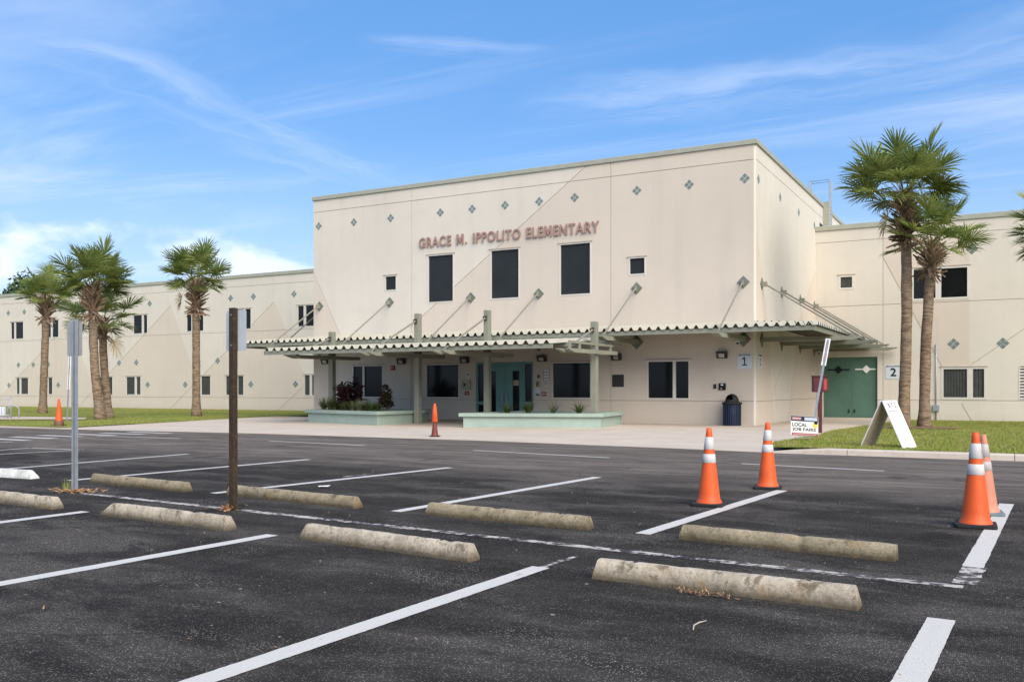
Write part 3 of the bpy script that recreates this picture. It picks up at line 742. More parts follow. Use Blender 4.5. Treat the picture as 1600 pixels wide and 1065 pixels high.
# wings
LU = [(-68.11, -66.47, .33), (-64.4, -62.22, .6), (-58.6, -56.8, .4), (-54.06, -52.54, .66), (-48.75, -47.08, .35), (-44.45, -42.81, .64), (-38.94, -37.38, .38), (-73.4, -71.8, .6), (-78, -76.4, .4)]
LD = [(-67.43, -65.86, .33), (-64.53, -62.94, .6), (-57.75, -56.17, .4), (-54.8, -53.22, .64), (-47.95, -46.43, .35), (-45.12, -43.45, .62), (-38.40, -36.9, .36), (-73.4, -71.8, .6), (-78, -76.4, .4)]
lo_ = [(a, 5.20, b, 6.56) for a, b, c in LU] + [(a, 0.95, b, 2.27) for a, b, c in LD]
lc = [c for a, b, c in LU] + [c for a, b, c in LD]
hz = lambda v: ((-140, v), (XL, v))
gj = [hz(7.98), hz(g(487, 513.5)[1]), hz(g(400, 621)[1]), ((g(427.5, 440)[0], 7.0), (g(427.5, 440)[0], 9)),
      (g(121, 637), g(267, 477)), (g(265.6, 638.7), g(428.5, 471)), (g(12.8, 605), g(107, 505)), (g(431.7, 643), g(500, 580)), (g(-120, 637), g(-30, 560))]
def tri(ax, bx, apx, apy, rx, ry):
    a = g(apx, apy); l = g(ax, bx); r_ = g(rx, ry)
    # run both legs to the ground
    def ext(p): k = (a[1] + 0.2) / (a[1] - p[1]); return (a[0] + (p[0] - a[0]) * k, -0.2)
    return [a, ext(l), ext(r_)]
gt = [tri(121, 637, 267, 477, 297, 563.6), tri(265.6, 638.7, 428.5, 471, 452.5, 530), tri(12.8, 605, 107, 505, 130, 563)]
facade('wall', wing_l, Pw, (-110, -0.1, XL + 0.18, WTOP), lo_, gj, gt)
for o, c in zip(lo_, lc): window(wing_l, Pw, o, (c,), 0.05, 'glass' if o[1] > 3 else 'blind', True, 0.16)
cubic('roof', -110, XL + 0.1, YW + 0.2, 60, 8.1, 8.25, wing_l, M['coping'])
coping(wing_l, [(-110, XL - 0.06, YW - 0.06, YW + 0.3)], WTOP - 0.10, WTOP + 0.12)
for px in (13, 38, 94, 160, 234, 360.4, 396, 459.5): tile(wing_l, Pw, g(px, 480)[0], 7.27, 0.24)
for px in (28.8, 52, 75.7, 186, 213, 310, 340): tile(wing_l, Pw, g(px, 560)[0], 3.22, 0.24)
for px in (14, 91, 230.7, 289.5, 392, 461.7): tile(wing_l, Pw, g(px, 600)[0], 1.67, 0.24)
# right wing
GD = gr(1286.5, 557, 1371, 655)
ro = [gr(1310, 428.8, 1334.6, 453), gr(1424, 415, 1515, 468.6), gr(1470.5, 572.5, 1541.5, 625.7), gr(1591.5, 571, 1642, 625.5)]
ro[1] = (ro[1][0], 5.18, ro[1][2], 6.60); ro[2] = (ro[2][0], 0.92, ro[2][2], 2.30); ro[3] = (ro[3][0], 0.92, ro[3][2], 2.30)
hz2 = lambda v: ((XR, v), (60, v))
rj = [hz2(7.98), hz2(5.08), hz2(0.88), ((g(1379.7, 300)[0], -1), (g(1379.7, 300)[0], 10)), (g(1379.7, 402), g(1471, 572)), (g(1515, 571), g(1640, 487)), (g(1502.6, 630.5), g(1520, 661))]
rt = [[g(1379.7, 402), g(1471, 572), (g(1520, 661)[0], -0.2), (g(1600, 661)[0], -0.2), g(1640, 487), (g(1640, 487)[0], 9), (g(1379.7, 402)[0], 9)]]
rt = [[(g(1379.7, 402)[0], 8), g(1379.7, 402), g(1471, 572), g(1515, 571), g(1640, 487), (g(1640, 487)[0], 8)]]
rt = [[g(1379.7, 402), g(1471, 572), g(1515, 571), (g(1515, 571)[0], 8), (g(1379.7, 402)[0], 8)]]
facade('wall', wing_r, Pw, (XR - 0.18, -0.1, 22, WTOP), ro + [(GD[0], -0.1, GD[2], GD[3])], rj, rt)
window(wing_r, Pw, ro[0], (), 0.09, 'blind'); window(wing_r, Pw, ro[1], (0.47,), 0.09, 'glass', True, 0.22); window(wing_r, Pw, ro[2], (0.64,), 0.09, 'blind', True, 0.22)
def louvre():
    mb = MB(); u0, v0, u1, v1 = ro[3]
    pbox(mb, Pw, u0, u0 + .05, v0, v1, -.01, .1); pbox(mb, Pw, u1 - .05, u1, v0, v1, -.01, .1)
    n = 11
    for k in range(n):
        z = v0 + (v1 - v0) * (k + .5) / n
        mb.add([Pw(u0 + .05, z + .05, .09), Pw(u1 - .05, z + .05, .09), Pw(u1 - .05, z - .02, 0.0), Pw(u0 + .05, z - .02, 0.0), Pw(u0 + .05, z + .035, .09), Pw(u1 - .05, z + .035, .09), Pw(u1 - .05, z - .035, 0.0), Pw(u0 + .05, z - .035, 0.0)],
               [(0, 1, 2, 3), (4, 5, 6, 7), (3, 2, 6, 7)])
    pbox(mb, Pw, u0, u1, v0, v1, .12, .14, 1)
    mb.build('louvre', [M['frame'], M['ink']], wing_r)
louvre()
cubic('roof', XR + 0.01, 22, YW + 0.2, 60, 8.1, 8.25, wing_r, M['coping'])
coping(wing_r, [(XR + 0.005, 22, YW - 0.06, YW + 0.3)], WTOP - 0.10, WTOP + 0.12)
tile(wing_r, Pw, g(1518.6, 379)[0], 7.27, 0.26)
for px, py in ((1490, 537), (1567, 536)): tile(wing_r, Pw, *g(px, py), 0.26)
def green_doors():
    u0, v0, u1, v1 = GD; mid = u0 + (u1 - u0) * 0.525
    fm = MB(); pbox(fm, Pw, u0, u0 + .07, 0, v1, .10, .2); pbox(fm, Pw, u1 - .07, u1, 0, v1, .10, .2); pbox(fm, Pw, u0 + .07, u1 - .07, v1 - .08, v1, .10, .2)
    fm.build('door_frame', M['gate'], wing_r)
    for k, (a, b) in enumerate(((u0 + .07, mid - .006), (mid + .006, u1 - .07))):
        d = MB(); pbox(d, Pw, a, b, 0.02, v1 - .08, .13, .18); o = d.build('door', M['gate'], wing_r)
        c = g(1309.5, 577.5) if k == 0 else g(1353, 576.5); z = c[1]
        h = MB(); pbox(h, Pw, c[0] - .47, min(c[0] + .47, b - .02), z - .03, z + .03, .105, .128)
        r_ = .18; vs = [Pw(c[0], z - r_, .09), Pw(c[0] + r_, z, .09), Pw(c[0], z + r_, .09), Pw(c[0] - r_, z, .09)]; vs += [Pw(c[0], z - r_, .128), Pw(c[0] + r_, z, .128), Pw(c[0], z + r_, .128), Pw(c[0] - r_, z, .128)]
        h.add(vs, [(0, 1, 2, 3), (0, 4, 5, 1), (1, 5, 6, 2), (2, 6, 7, 3), (3, 7, 4, 0)])
        tag(h.build('diamond_bar', M['ink'] if k == 0 else M['white'], o), 'decorative bar with diamond, coloured black as a dark reflection' if k == 0 else 'white decorative bar with diamond')  # decorative bars; the left one's black is a dark glass reflection painted on
        hx = mid - .12 if k == 0 else mid + .12
        q = MB(); pbox(q, Pw, hx - .02, hx + .02, .30, .46, .09, .13); q.build('handle', M['ink'], o)
    cubic('threshold', u0, u1, YW + .02, YW + .25, -0.02, 0.02, wing_r, M['steel'])
green_doors()

# ------------------------------------------------------------------ lettering
def text_mesh(txt, size=1.0, bold=0.02, depth=0.02, space=1.0):
    cu = bpy.data.curves.new('txt', 'FONT'); cu.body = txt; cu.size = size; cu.offset = bold; cu.extrude = depth / 2; cu.resolution_u = 4; cu.space_character = space
    o = bpy.data.objects.new('txt', cu); COL.objects.link(o)
    dg = bpy.context.evaluated_depsgraph_get(); dg.update()
    me = bpy.data.meshes.new_from_object(o.evaluated_get(dg))
    vs = [tuple(v.co) for v in me.vertices]; fs = [tuple(p.vertices) for p in me.polygons]
    bpy.data.objects.remove(o); bpy.data.curves.remove(cu); bpy.data.meshes.remove(me)
    return vs, fs
def fit_text(txt, u0, v0, u1, v1, depth, P, bold=0.015, space=1.0):
    """text scaled into a rectangle of plane P, proud of it by depth"""
    vs, fs = text_mesh(txt, 1.0, bold, 1.0, space)
    x0, x1 = min(v[0] for v in vs), max(v[0] for v in vs); y0, y1 = min(v[1] for v in vs), max(v[1] for v in vs)
    out = [P(u0 + (v[0] - x0) / (x1 - x0) * (u1 - u0), v0 + (v[1] - y0) / (y1 - y0) * (v1 - v0), -depth if v[2] > 0 else -0.0005) for v in vs]
    return out, fs
def islands(vs, fs):
    par = list(range(len(vs)))
    def fd(i):
        while par[i] != i: par[i] = par[par[i]]; i = par[i]
        return i
    key = {}
    for i, v in enumerate(vs):
        k = tuple(round(c, 4) for c in v)
        if k in key: par[fd(i)] = fd(key[k])
        else: key[k] = i
    for q in fs:
        for a in q[1:]: par[fd(a)] = fd(q[0])
    grp = {}
    for q in fs: grp.setdefault(fd(q[0]), []).append(q)
    for qs in grp.values():
        ids = sorted({i for q in qs for i in q}); mp = {i: n for n, i in enumerate(ids)}
        yield [vs[i] for i in ids], [tuple(mp[i] for i in q) for q in qs]
def lettering():
    root = thing('lettering', 'faded red capital letters naming the school high on the entrance block', 'sign', (-18.5, Y0, 7.6)); root.location = (0, 0, 0)
    Pq = lambda u, v, d: (u, Y0 - 0.03 + d, v)
    for w, a, b in (('GRACE', 656.2, 706), ('M.', 714.6, 730.6), ('IPPOLITO', 740.5, 814.4), ('ELEMENTARY', 823.6, 937)):
        vs, fs = fit_text(w, f(a, 350)[0], 7.36, f(b, 350)[0], 7.78, 0.05, Pq, 0.013, 1.14)
        parts = sorted(islands(vs, fs), key=lambda q: min(v[0] for v in q[0]))
        for idx, (iv, if_) in enumerate(parts):
            mb = MB()
            if w[idx if idx < len(w) else -1] == 'M' and len(iv) > 8:
                x0, x1 = min(v[0] for v in iv), max(v[0] for v in iv); z0, z1 = min(v[2] for v in iv), max(v[2] for v in iv)
                out = [(0, 0), (0, 1), (.24, 1), (.5, .42), (.76, 1), (1, 1), (1, 0), (.80, 0), (.80, .64), (.58, .14), (.42, .14), (.20, .64), (.20, 0)]
                pts = [(x0 + (x1 - x0) * a_, z0 + (z1 - z0) * b_) for a_, b_ in out]; k_ = len(pts)
                iv = [(x, Y0 - .081, z) for x, z in pts] + [(x, Y0 - .0305, z) for x, z in pts]
                if_ = [tuple(range(k_)), tuple(range(2 * k_ - 1, k_ - 1, -1))] + [(i, (i + 1) % k_, k_ + (i + 1) % k_, k_ + i) for i in range(k_)]
            mb.add(iv, if_); mb.build('letter', M['letter'], root)
lettering()
def wall_sign(name, label, P, u0, v0, u1, v1, face, texts, d=0.015, cat='sign', blocks=(), group=None):
    root = thing(name, label, cat, P((u0 + u1) / 2, v0, 0), 0, group); o = Vector(root.location)
    Q = lambda u, v, dd: Vector(P(u, v, dd)) - o
    mb = MB(); pbox(mb, Q, u0, u1, v0, v1, -d, 0.004); mb.build('panel', face, root, False, 0.004)
    for i, (a, b, c, e, mt_) in enumerate(blocks):
        k = MB(); W, H = u1 - u0, v1 - v0; pbox(k, Q, u0 + a * W, u0 + c * W, v0 + b * H, v0 + e * H, -d - 0.003 - 0.0004 * i, -d); k.build('printed_block', mt_, root)
    for txt, a, b, c, e, mt_, bold in texts:
        W, H = u1 - u0, v1 - v0; Q2 = lambda u, v, dd: Q(u, v, dd - d - 0.004)
        if txt == 'ONE':      # numeral with flag and foot
            out = [(0, 0), (1, 0), (1, .12), (.62, .12), (.62, 1), (.42, 1), (.02, .82), (.02, .68), (.40, .80), (.40, .12), (0, .12)]
            pts = [(u0 + (a + (c - a) * x) * W, v0 + (b + (e - b) * y) * H) for x, y in out]
            k = MB(); k.add([Q(x, y, -d - .005) for x, y in pts], [tuple(range(len(pts)))]); k.build('lettering', mt_, root); continue
        vs, fs = fit_text(txt, u0 + a * W, v0 + b * H, u0 + c * W, v0 + e * H, 0.004, Q2, bold)
        k = MB(); k.add(vs, fs); k.build('lettering', mt_, root)
    return root
a = fr(1152.5, 552.5, 1174.5, 576)
wall_sign('building_sign', 'white sign reading BUILDING 1 on the front wall above the blue bin', Pf, a[0], a[1], a[2], a[3], M['sign_white'],
          [('BUILDING', .08, .86, .92, .97, M['ink'], .0), ('ONE', .32, .22, .68, .78, M['ink'], 0)])
a0, a1 = s(1184.6, 560)[0], s(1190, 560)[0]
wall_sign('building_sign', 'white BUILDING 1 sign seen almost edge on round the corner', Ps, a0, a[1], a1, a[3], M['sign_white'],
          [('BUILDING', .08, .86, .92, .97, M['ink'], .0), ('ONE', .32, .22, .68, .78, M['ink'], 0)])
b = gr(1383.5, 570, 1399.8, 592)
wall_sign('building_sign', 'white sign reading BUILDING 2 right of the big green doors', Pw, b[0], b[1], b[2] + 0.25, b[3], M['sign_white'],
          [('BUILDING', .08, .86, .92, .97, M['ink'], .0), ('2', .30, .20, .66, .78, M['ink'], .02)])
p_ = fr(957, 585, 974.8, 604); wall_sign('wall_plaque', 'square dark navy plaque on the front wall right of the porch', Pf, *p_, M['navy_print'], [], 0.03, 'plaque', [(.08, .08, .92, .92, M['bronze'])])
p_ = fr(848.8, 576.2, 859.7, 595); wall_sign('notice_sign', 'white sign of four stacked panels right of the entrance doors', Pf, *p_, M['sign_white'], [], 0.015, 'sign',
      [(.06, .03, .94, .22, M['ink']), (.12, .06, .88, .19, M['white']), (.06, .27, .94, .47, M['ink']), (.12, .30, .88, .44, M['white']), (.06, .52, .94, .72, M['ink']), (.12, .55, .88, .69, M['white']), (.06, .77, .94, .97, M['ink']), (.12, .80, .88, .94, M['white'])])
p_ = fr(839, 584.2, 844.6, 591.5); wall_sign('notice_plate', 'small brown plate nearest the doors, topmost of three notices', Pf, *p_, M['grey_box'], [], 0.015, 'sign', [(.15, .2, .85, .8, M['bronze'])])
p_ = fr(837.6, 595, 844.2, 604.3); wall_sign('notice_plate', 'olive plate under the brown plate right of the doors', Pf, *p_, M['grey_box'], [], 0.015, 'sign', [(.15, .1, .5, .9, M['bronze']), (.58, .1, .9, .9, M['tan'])])
p_ = fr(837, 605.5, 844, 619.8); wall_sign('notice_poster', 'white poster with a grey picture right of the doors', Pf, *p_, M['sign_white'], [], 0.012, 'sign', [(.06, .08, .94, .42, M['steel']), (.06, .18, .94, .30, M['bronze'])])
p_ = fr(846.2, 612, 853.4, 618.3); wall_sign('warning_sign', 'small red sign under the white panels right of the doors', Pf, *p_, M['red_sign'], [], 0.012, 'sign', [(.2, .35, .5, .65, M['white']), (.6, .4, .85, .6, M['white'])])
p_ = fr(726, 610.8, 733.2, 617); wall_sign('warning_sign', 'small red sign under the grey box left of the doors', Pf, *p_, M['red_sign'], [], 0.012, 'sign', [(.3, .3, .7, .7, M['pink_print'])])
p_ = fr(851.5, 597, 854.6, 602.8); wall_sign('notice_plate', 'tiny pale plate with a dark mark below the stacked white panels', Pf, *p_, M['sign_white'], [], 0.008, 'sign', [(.3, .5, .7, .95, M['bronze'])])
p_ = fr(729.4, 583, 734.2, 591.5); wall_sign('notice_plate', 'tiny pale plate with a dark mark above the grey box', Pf, *p_, M['sign_white'], [], 0.008, 'sign', [(.3, .6, .7, .95, M['bronze'])])
p_ = fr(723, 593.6, 736, 608.3)
def entry_box():
    r_ = thing('entry_box', 'grey metal entry box with a round button left of the doors', 'box', (0, 0, 0))
    mb = MB(); pbox(mb, Pf, p_[0], p_[2], p_[1], p_[3], -.12, .005); mb.build('body', M['grey_box'], r_, False, .01)
    c = ((p_[0] * .6 + p_[2] * .4), (p_[1] + p_[3]) / 2)
    q = MB(); pbox(q, Pf, c[0] - .05, c[0] + .05, c[1] - .06, c[1] + .06, -.135, -.119); q.build('button', M['bronze'], r_)
entry_box()
p_ = fr(1115.5, 600, 1119.2, 606.8)
kp = MB(); pbox(kp, Pf, p_[0], p_[2], p_[1], p_[3], -.05, .005); pbox(kp, Pf, p_[0] + .02, p_[2] - .02, p_[1] + .07, p_[3] - .02, -.055, -.049, 1); tag(kp.build('card_reader', [M['ink'], M['bronze']], None, False, .006), 'narrow black card reader left of the square black keypad', 'card reader')
p_ = fr(1123.6, 598.6, 1134.2, 609)
r_ = thing('keypad', 'square black keypad box with a pale display on the front wall', 'keypad')
kp = MB(); pbox(kp, Pf, p_[0], p_[2], p_[1], p_[3], -.06, .005); kp.build('body', M['ink'], r_, False, .008)
kp = MB(); W = p_[2] - p_[0]; H = p_[3] - p_[1]; pbox(kp, Pf, p_[0] + .3 * W, p_[0] + .68 * W, p_[1] + .68 * H, p_[1] + .86 * H, -.063, -.059); pbox(kp, Pf, p_[0] + .3 * W, p_[0] + .48 * W, p_[1] + .16 * H, p_[1] + .28 * H, -.063, -.059); kp.build('display', M['white'], r_)
p_ = f(614, 574.5)
r_ = thing('fire_alarm', 'red fire alarm strobe on the wall above the left planter', 'alarm')
kp = MB(); pbox(kp, Pf, p_[0] - .10, p_[0] + .10, p_[1] - .10, p_[1] + .10, -.06, .005); kp.build('body', M['red_sign'], r_, False, .01)
kp = MB(); pbox(kp, Pf, p_[0] - .06, p_[0] + .03, p_[1] - .03, p_[1] + .05, -.085, -.059); kp.build('lens', M['lens'], r_)

def flood(u, v, label, P=Pf, w=0.36, h=0.25):
    r_ = thing('wall_light', label, 'wall light', P(u, v, 0), 0, 'flood lights on the front wall'); o = Vector(r_.location)
    Q = lambda a, b_, d: Vector(P(a, b_, d)) - o
    mb = MB(); y0, y1 = v - h / 2, v + h / 2
    sec = [(0.004, y0 + .03), (-.10, y0), (-.19, y1 - .07), (-.19, y1), (.004, y1)]
    n = len(sec); vs = [Q(u - w / 2, z, d) for d, z in sec] + [Q(u + w / 2, z, d) for d, z in sec]
    mb.add(vs, [(k, (k + 1) % n, n + (k + 1) % n, n + k) for k in range(n)] + [tuple(range(n)), tuple(range(2 * n - 1, n - 1, -1))])
    mb.build('housing', M['bronze'], r_, False, .008)
    g_ = MB(); a = .27 * w
    g_.add([Q(u - a, y0 + .035, -.118), Q(u + a, y0 + .035, -.118), Q(u + a, y1 - .085, -.186), Q(u - a, y1 - .085, -.186)], [(0, 1, 2, 3)])
    g_.build('lens', M['lens'], r_)
for (px, py), lb in (((510, 564.5), 'dark wall light behind the leftmost porch post'), ((628.7, 564.5), 'dark wall light above the left planter beside the red alarm'),
                     ((727.6, 562.6), 'dark wall light just left of the entrance doors'), ((848.2, 560.2), 'dark wall light above the white notices right of the doors'),
                     ((964.4, 558), 'dark wall light above the square navy plaque'), ((1129, 554.5), 'dark wall light left of the BUILDING 1 sign')): flood(*f(px, py), lb)
def camera_dome(loc, label):
    r_ = thing('security_camera', label, 'camera', loc)
    mb = MB(); mb.lathe([(0.0, .10), (.07, .10), (.075, 0.0), (.07, -.02)], 16, (0, 0), 0, False); mb.build('housing', M['sign_white'], r_, True)
    mb = MB(); mb.lathe([(.055, -.021), (.05, -.05), (.03, -.075), (.002, -.083)], 16, (0, 0), 0, True); mb.build('lens', M['ink'], r_, True)
    return r_
q = f(1154.8, 534.5); camera_dome((q[0], Y0 - .22, q[1]), 'white dome camera under the roof above the BUILDING 1 sign')
q = s(1273, 551); camera_dome((XR + .25, YW - .5, q[1]), 'white dome camera in the corner by the big green doors')

# roof ladder hoops
def ladder():
    y = on_x(1301, 330, XR + .35).y
    root = thing('roof_ladder', 'steel roof ladder with two square hoops over the parapet', 'ladder')
    for dy in (0.0, -0.48):
        mb = MB(); xo, xi = XR + .30, XR - .62; zt = TOP + 1.25
        mb.tube([(xi, y + dy, TOP - .4), (xi, y + dy, zt), (xo, y + dy, zt), (xo, y + dy, 8.3)], .035, 8); mb.build('rail', M['steel'], root)
    mb = MB()
    for k in range(6): mb.tube([(XR + .30, y - .48, 8.5 + .3 * k), (XR + .30, y, 8.5 + .3 * k)], .016, 6)
    mb.build('rung', M['steel'], root)
    mb = MB(); mb.box(XR - .02, XR + .31, y - .62, y - .52, 9.0, 10.2); mb.build('bracket', M['coping'], root)
ladder()

# ------------------------------------------------------------------ canopies
def corrugated(segs, pitch, rib, zf):
    """segs: (axis, t0, t1, front(t), back(t)); ribs run across the strip; zf(x, y) = pan height"""
    mb = MB()
    for axis, t0, t1, fr_, bk in segs:
        ts = []; t = t0; n = int((t1 - t0) / pitch)
        for k in range(n + 1):
            b_ = t0 + k * pitch
            for o, h in ((0, 0), (pitch * .42, 0), (pitch * .64, rib), (pitch * .78, rib)):
                if b_ + o <= t1: ts.append((b_ + o, h))
        for (ta, ha), (tb, hb) in zip(ts, ts[1:]):
            q = []
            for tt, hh, e in ((ta, ha, fr_), (tb, hb, fr_), (tb, hb, bk), (ta, ha, bk)):
                x, y = (tt, e(tt)) if axis == 'x' else (e(tt), tt)
                q.append((x, y, zf(x, y) + hh))
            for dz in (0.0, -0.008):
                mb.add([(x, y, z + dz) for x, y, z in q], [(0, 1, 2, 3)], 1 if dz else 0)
            mb.add([q[0], q[1], (q[1][0], q[1][1], q[1][2] - .008), (q[0][0], q[0][1], q[0][2] - .008)], [(0, 1, 2, 3)])
    return mb
def pointed_beam(mb, tip, wall, w, h, mi=0, taper=0.5, h_end=None):
    """shallow box beam whose free end tapers to a point below"""
    tip, wall = Vector(tip), Vector(wall); d = (wall - tip).normalized(); a = d.cross(Vector((0, 0, 1))).normalized() * (w / 2)
    up = Vector((0, 0, 1)); he = h_end or h
    p1 = tip; p2 = tip + d * taper
    prof = [(p1, 0.035, 0.0), (p2, 0.0, h), (wall, 0.0, he)]
    # top line at z, bottom line at z - h
    vs = []
    for c, _, hh in ((tip, 0, .03), (p2, 0, h), (wall, 0, he)):
        vs += [c - a, c + a, c + a - up * hh, c - a - up * hh]
    fs = [(0, 1, 2, 3), (11, 10, 9, 8)]
    for i in (0, 4): fs += [(i, i + 4, i + 5, i + 1), (i + 1, i + 5, i + 6, i + 2), (i + 2, i + 6, i + 7, i + 3), (i + 3, i + 7, i + 4, i)]
    mb.add(vs, fs, mi)
def diamond_plate(mb, P, u, v, r_, d0=-0.03, d1=0.004, mi=0):
    c = [(u, v - r_), (u + r_, v), (u, v + r_), (u - r_, v)]
    vs = [P(x, y, d0) for x, y in c] + [P(x, y, d1) for x, y in c]
    mb.add(vs, [(0, 1, 2, 3), (0, 4, 5, 1), (1, 5, 6, 2), (2, 6, 7, 3), (3, 7, 4, 0)], mi)

OUT, ZP, ZB = 2.62, 3.37, 3.645          # projection, pan height at the edge and at the wall
YF = Y0 - OUT; XRO = XR + 2.55; XLO = XL - 2.55
def roof_z(x, y):
    d = max(Y0 - y, x - XR, XL - x, 0.0); return ZB - (ZB - ZP) * d / OUT
def wall_canopy():
    root = thing('wall_canopy', 'long sage green corrugated canopy hung on rods round the entrance block', 'canopy')
    def bk(x):
        if x > XR: return Y0 - (x - XR) * OUT / 2.55
        if x < XL: return Y0 - (XL - x) * OUT / 2.55
        return Y0 - .012
    sg = [('x', XLO, XRO, lambda x: YF, bk)]
    def bx(y): return XR + .012 if y > Y0 else XR + (Y0 - y) * 2.55 / OUT
    def bxl(y): return XL - .012 if y > Y0 else XL - (Y0 - y) * 2.55 / OUT
    sg.append(('y', YF, 42.9, lambda y: XRO, bx)); sg.append(('y', YF, 42.9, lambda y: XLO, bxl))
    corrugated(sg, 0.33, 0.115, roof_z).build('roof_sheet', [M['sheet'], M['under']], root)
    fl = MB(); fl.box(XL - .06, XR + .06, Y0 - .06, Y0 - .002, ZB + .02, ZB + .07); fl.build('flashing', M['sheet'], root)
    fa = MB(); z1 = ZP - .014
    fa.box(XLO + .1, XRO - .1, YF + .06, YF + .14, z1 - .14, z1)
    fa.box(XRO - .18, XRO - .10, YF + .145, 42.9, z1 - .14, z1); fa.box(XLO + .10, XLO + .18, YF + .145, 42.9, z1 - .14, z1)
    fa.build('edge_channel', M['sage'], root)
    for yy in (YF + .95, YF + 1.8):
        pu = MB(); z = roof_z(-18, yy) - .014; pu.box(XL, XR, yy - .04, yy + .04, z - .10, z); pu.build('purlin', M['sage'], root)
    def hang(P, u, tip, low, label=None):
        bm = MB(); wall = Vector(P(u, 0, 0.0)); wall.z = 3.215; t = Vector(tip); t.z = 3.175
        pointed_beam(bm, t, wall, .24, .135, 0, .42, .17); bm.build('beam', M['sage'], root)
        wp = MB(); diamond_plate(wp, P, u, 3.11, .27, -.03); wp.build('lower_plate', M['sage_dark'], root)
        up = MB(); diamond_plate(up, P, u, 5.13, .225, -.03)
        pbox(up, P, u - .02, u + .02, 5.02, 5.20, -.20, -.03, 1)
        up.build('upper_plate', [M['sage_dark'], M['sage']], root)
        rd = MB(); a = Vector(P(u, 5.10, -.15)); l_ = Vector(low)
        rd.tube([a, l_], .030, 8); rd.beam(l_ + Vector((0, 0, .05)), l_ - Vector((0, 0, .06)), .10, .05); rd.build('tie_rod', M['rod'], root)
    for x in (-8.38, -12.38, -16.5, -19.65, -23.78, -27.72):
        hang(Pf, x, (x, 28.55, 0), (x, 28.95, 3.23))
    for y in (32.93, 36.1, 39.6, 42.7):
        hang(Ps, y, (XR + 3.5, y, 0), (XR + 3.05, y, 3.23)); hang(Pl, y, (XL - 3.5, y, 0), (XL - 3.05, y, 3.23))
wall_canopy()

def porch():
    root = thing('entrance_porch', 'free standing sage porch of four posts and corrugated roof at the doors', 'canopy')
    xs = [-23.85, -19.70, -16.66, -12.46]; tops = [3.64, 4.2, 4.2, 3.64]; yp = 28.35
    yfe, ybk = 25.70, 29.75
    zf = lambda x, y: 2.80 + (y - yfe) * .073
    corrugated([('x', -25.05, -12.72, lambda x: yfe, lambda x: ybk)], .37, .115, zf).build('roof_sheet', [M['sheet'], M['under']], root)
    e = MB(); e.box(-25.0, -12.78, yfe + .06, yfe + .14, 2.655, 2.785); e.build('edge_channel', M['sage'], root)
    for yy in (27.0, 29.6):
        e = MB(); z = zf(0, yy) - .014; e.box(-25.0, -12.40, yy - .04, yy + .04, z - .13, z); e.build('purlin', M['sage'], root)
    for i, (x, zt) in enumerate(zip(xs, tops)):
        p = MB(); p.box(x - .105, x + .105, yp - .105, yp + .105, 0.0, zt); p.build('post', M['sage'], root, False, .008)
        c = MB(); c.box(x - .075, x - .107, yp - .16, yp - .1075, zt - .36, zt - .22); c.box(x + .0, x + .03, yp - .20, yp - .1075, zt - .38, zt - .2); c.build('bracket', M['bronze'], root)
        y0 = 25.05 if i in (1, 2) else 25.85
        b = MB()
        for sx in (-1, 1): pointed_beam(b, (x + sx * .175, y0, 2.65), (x + sx * .175, 29.85, 2.68), .12, .13, 0, .45)
        b.box(x - .115, x + .115, y0 + .5, yp - .3, 2.56, 2.575)
        b.build('beam', M['sage'], root)
        r_ = MB(); r_.tube([(x, yp - .16, zt - .29), (x, y0 + .50, 2.72)], .034, 8); r_.beam((x, y0 + .5, 2.76), (x, y0 + .5, 2.62), .10, .06); r_.build('tie_rod', M['rod'], root)
    fr_ = MB(); x = -12.40; fr_.box(x - .03, x + .03, 26.2, 29.85, 2.83, 2.91)
    for yy in (26.25, 27.0, 29.6): fr_.box(x - .03, x + .03, yy - .06, yy + .06, 2.65, 2.83)
    fr_.build('end_frame', M['sage'], root)
porch()

# ------------------------------------------------------------------ planters and their plants
def planter(label, poly, z0, h):
    root = thing('planter', label, 'planter', (poly[0][0], poly[0][1], 0)); ox, oy = poly[0]
    pl = [(x - ox, y - oy) for x, y in poly]; n = len(pl)
    cx, cy = sum(p[0] for p in pl) / n, sum(p[1] for p in pl) / n
    def offs(d):
        out = []
        for i in range(n):
            a, b, c = Vector(pl[i - 1]), Vector(pl[i]), Vector(pl[(i + 1) % n])
            e1, e2 = (b - a).normalized(), (c - b).normalized(); n1, n2 = Vector((e1.y, -e1.x)), Vector((e2.y, -e2.x))
            m = (n1 + n2); m = m / m.dot(n1); out.append((b.x + m.x * d, b.y + m.y * d))
        return out
    def ring(o, i, za, zb):
        mb = MB(); k = len(o)
        vs = [(x, y, za) for x, y in o] + [(x, y, zb) for x, y in o] + [(x, y, za) for x, y in i] + [(x, y, zb) for x, y in i]
        fs = []
        for j in range(k):
            q = (j + 1) % k; fs += [(j, q, k + q, k + j), (2 * k + j, 3 * k + j, 3 * k + q, 2 * k + q), (k + j, k + q, 3 * k + q, 3 * k + j), (j, 2 * k + j, 2 * k + q, q)]
        mb.add(vs, fs); return mb
    ring(offs(0), offs(-.16), z0, h - .125).build('wall', M['planter'], root)
    ring(offs(.10), offs(-.20), h - .123, h).build('cap', M['planter'], root, False, .012)
    s_ = MB(); s_.prism(offs(-.15), z0, h - .08); s_.build('soil', M['soil'], root)
    return root
planter('mint green planter with burgundy plants at the left of the porch', [(-24.45, 27.62), (-20.05, 26.30), (-19.97, 29.0), (-20.6, 30.4), (-24.3, 30.4)], 0.0, 0.555)
planter('mint green planter with sparse strappy tufts right of the doors', [(-16.42, 26.32), (-12.08, 28.0), (-12.45, 30.75), (-16.3, 30.6)], 0.0, 0.545)
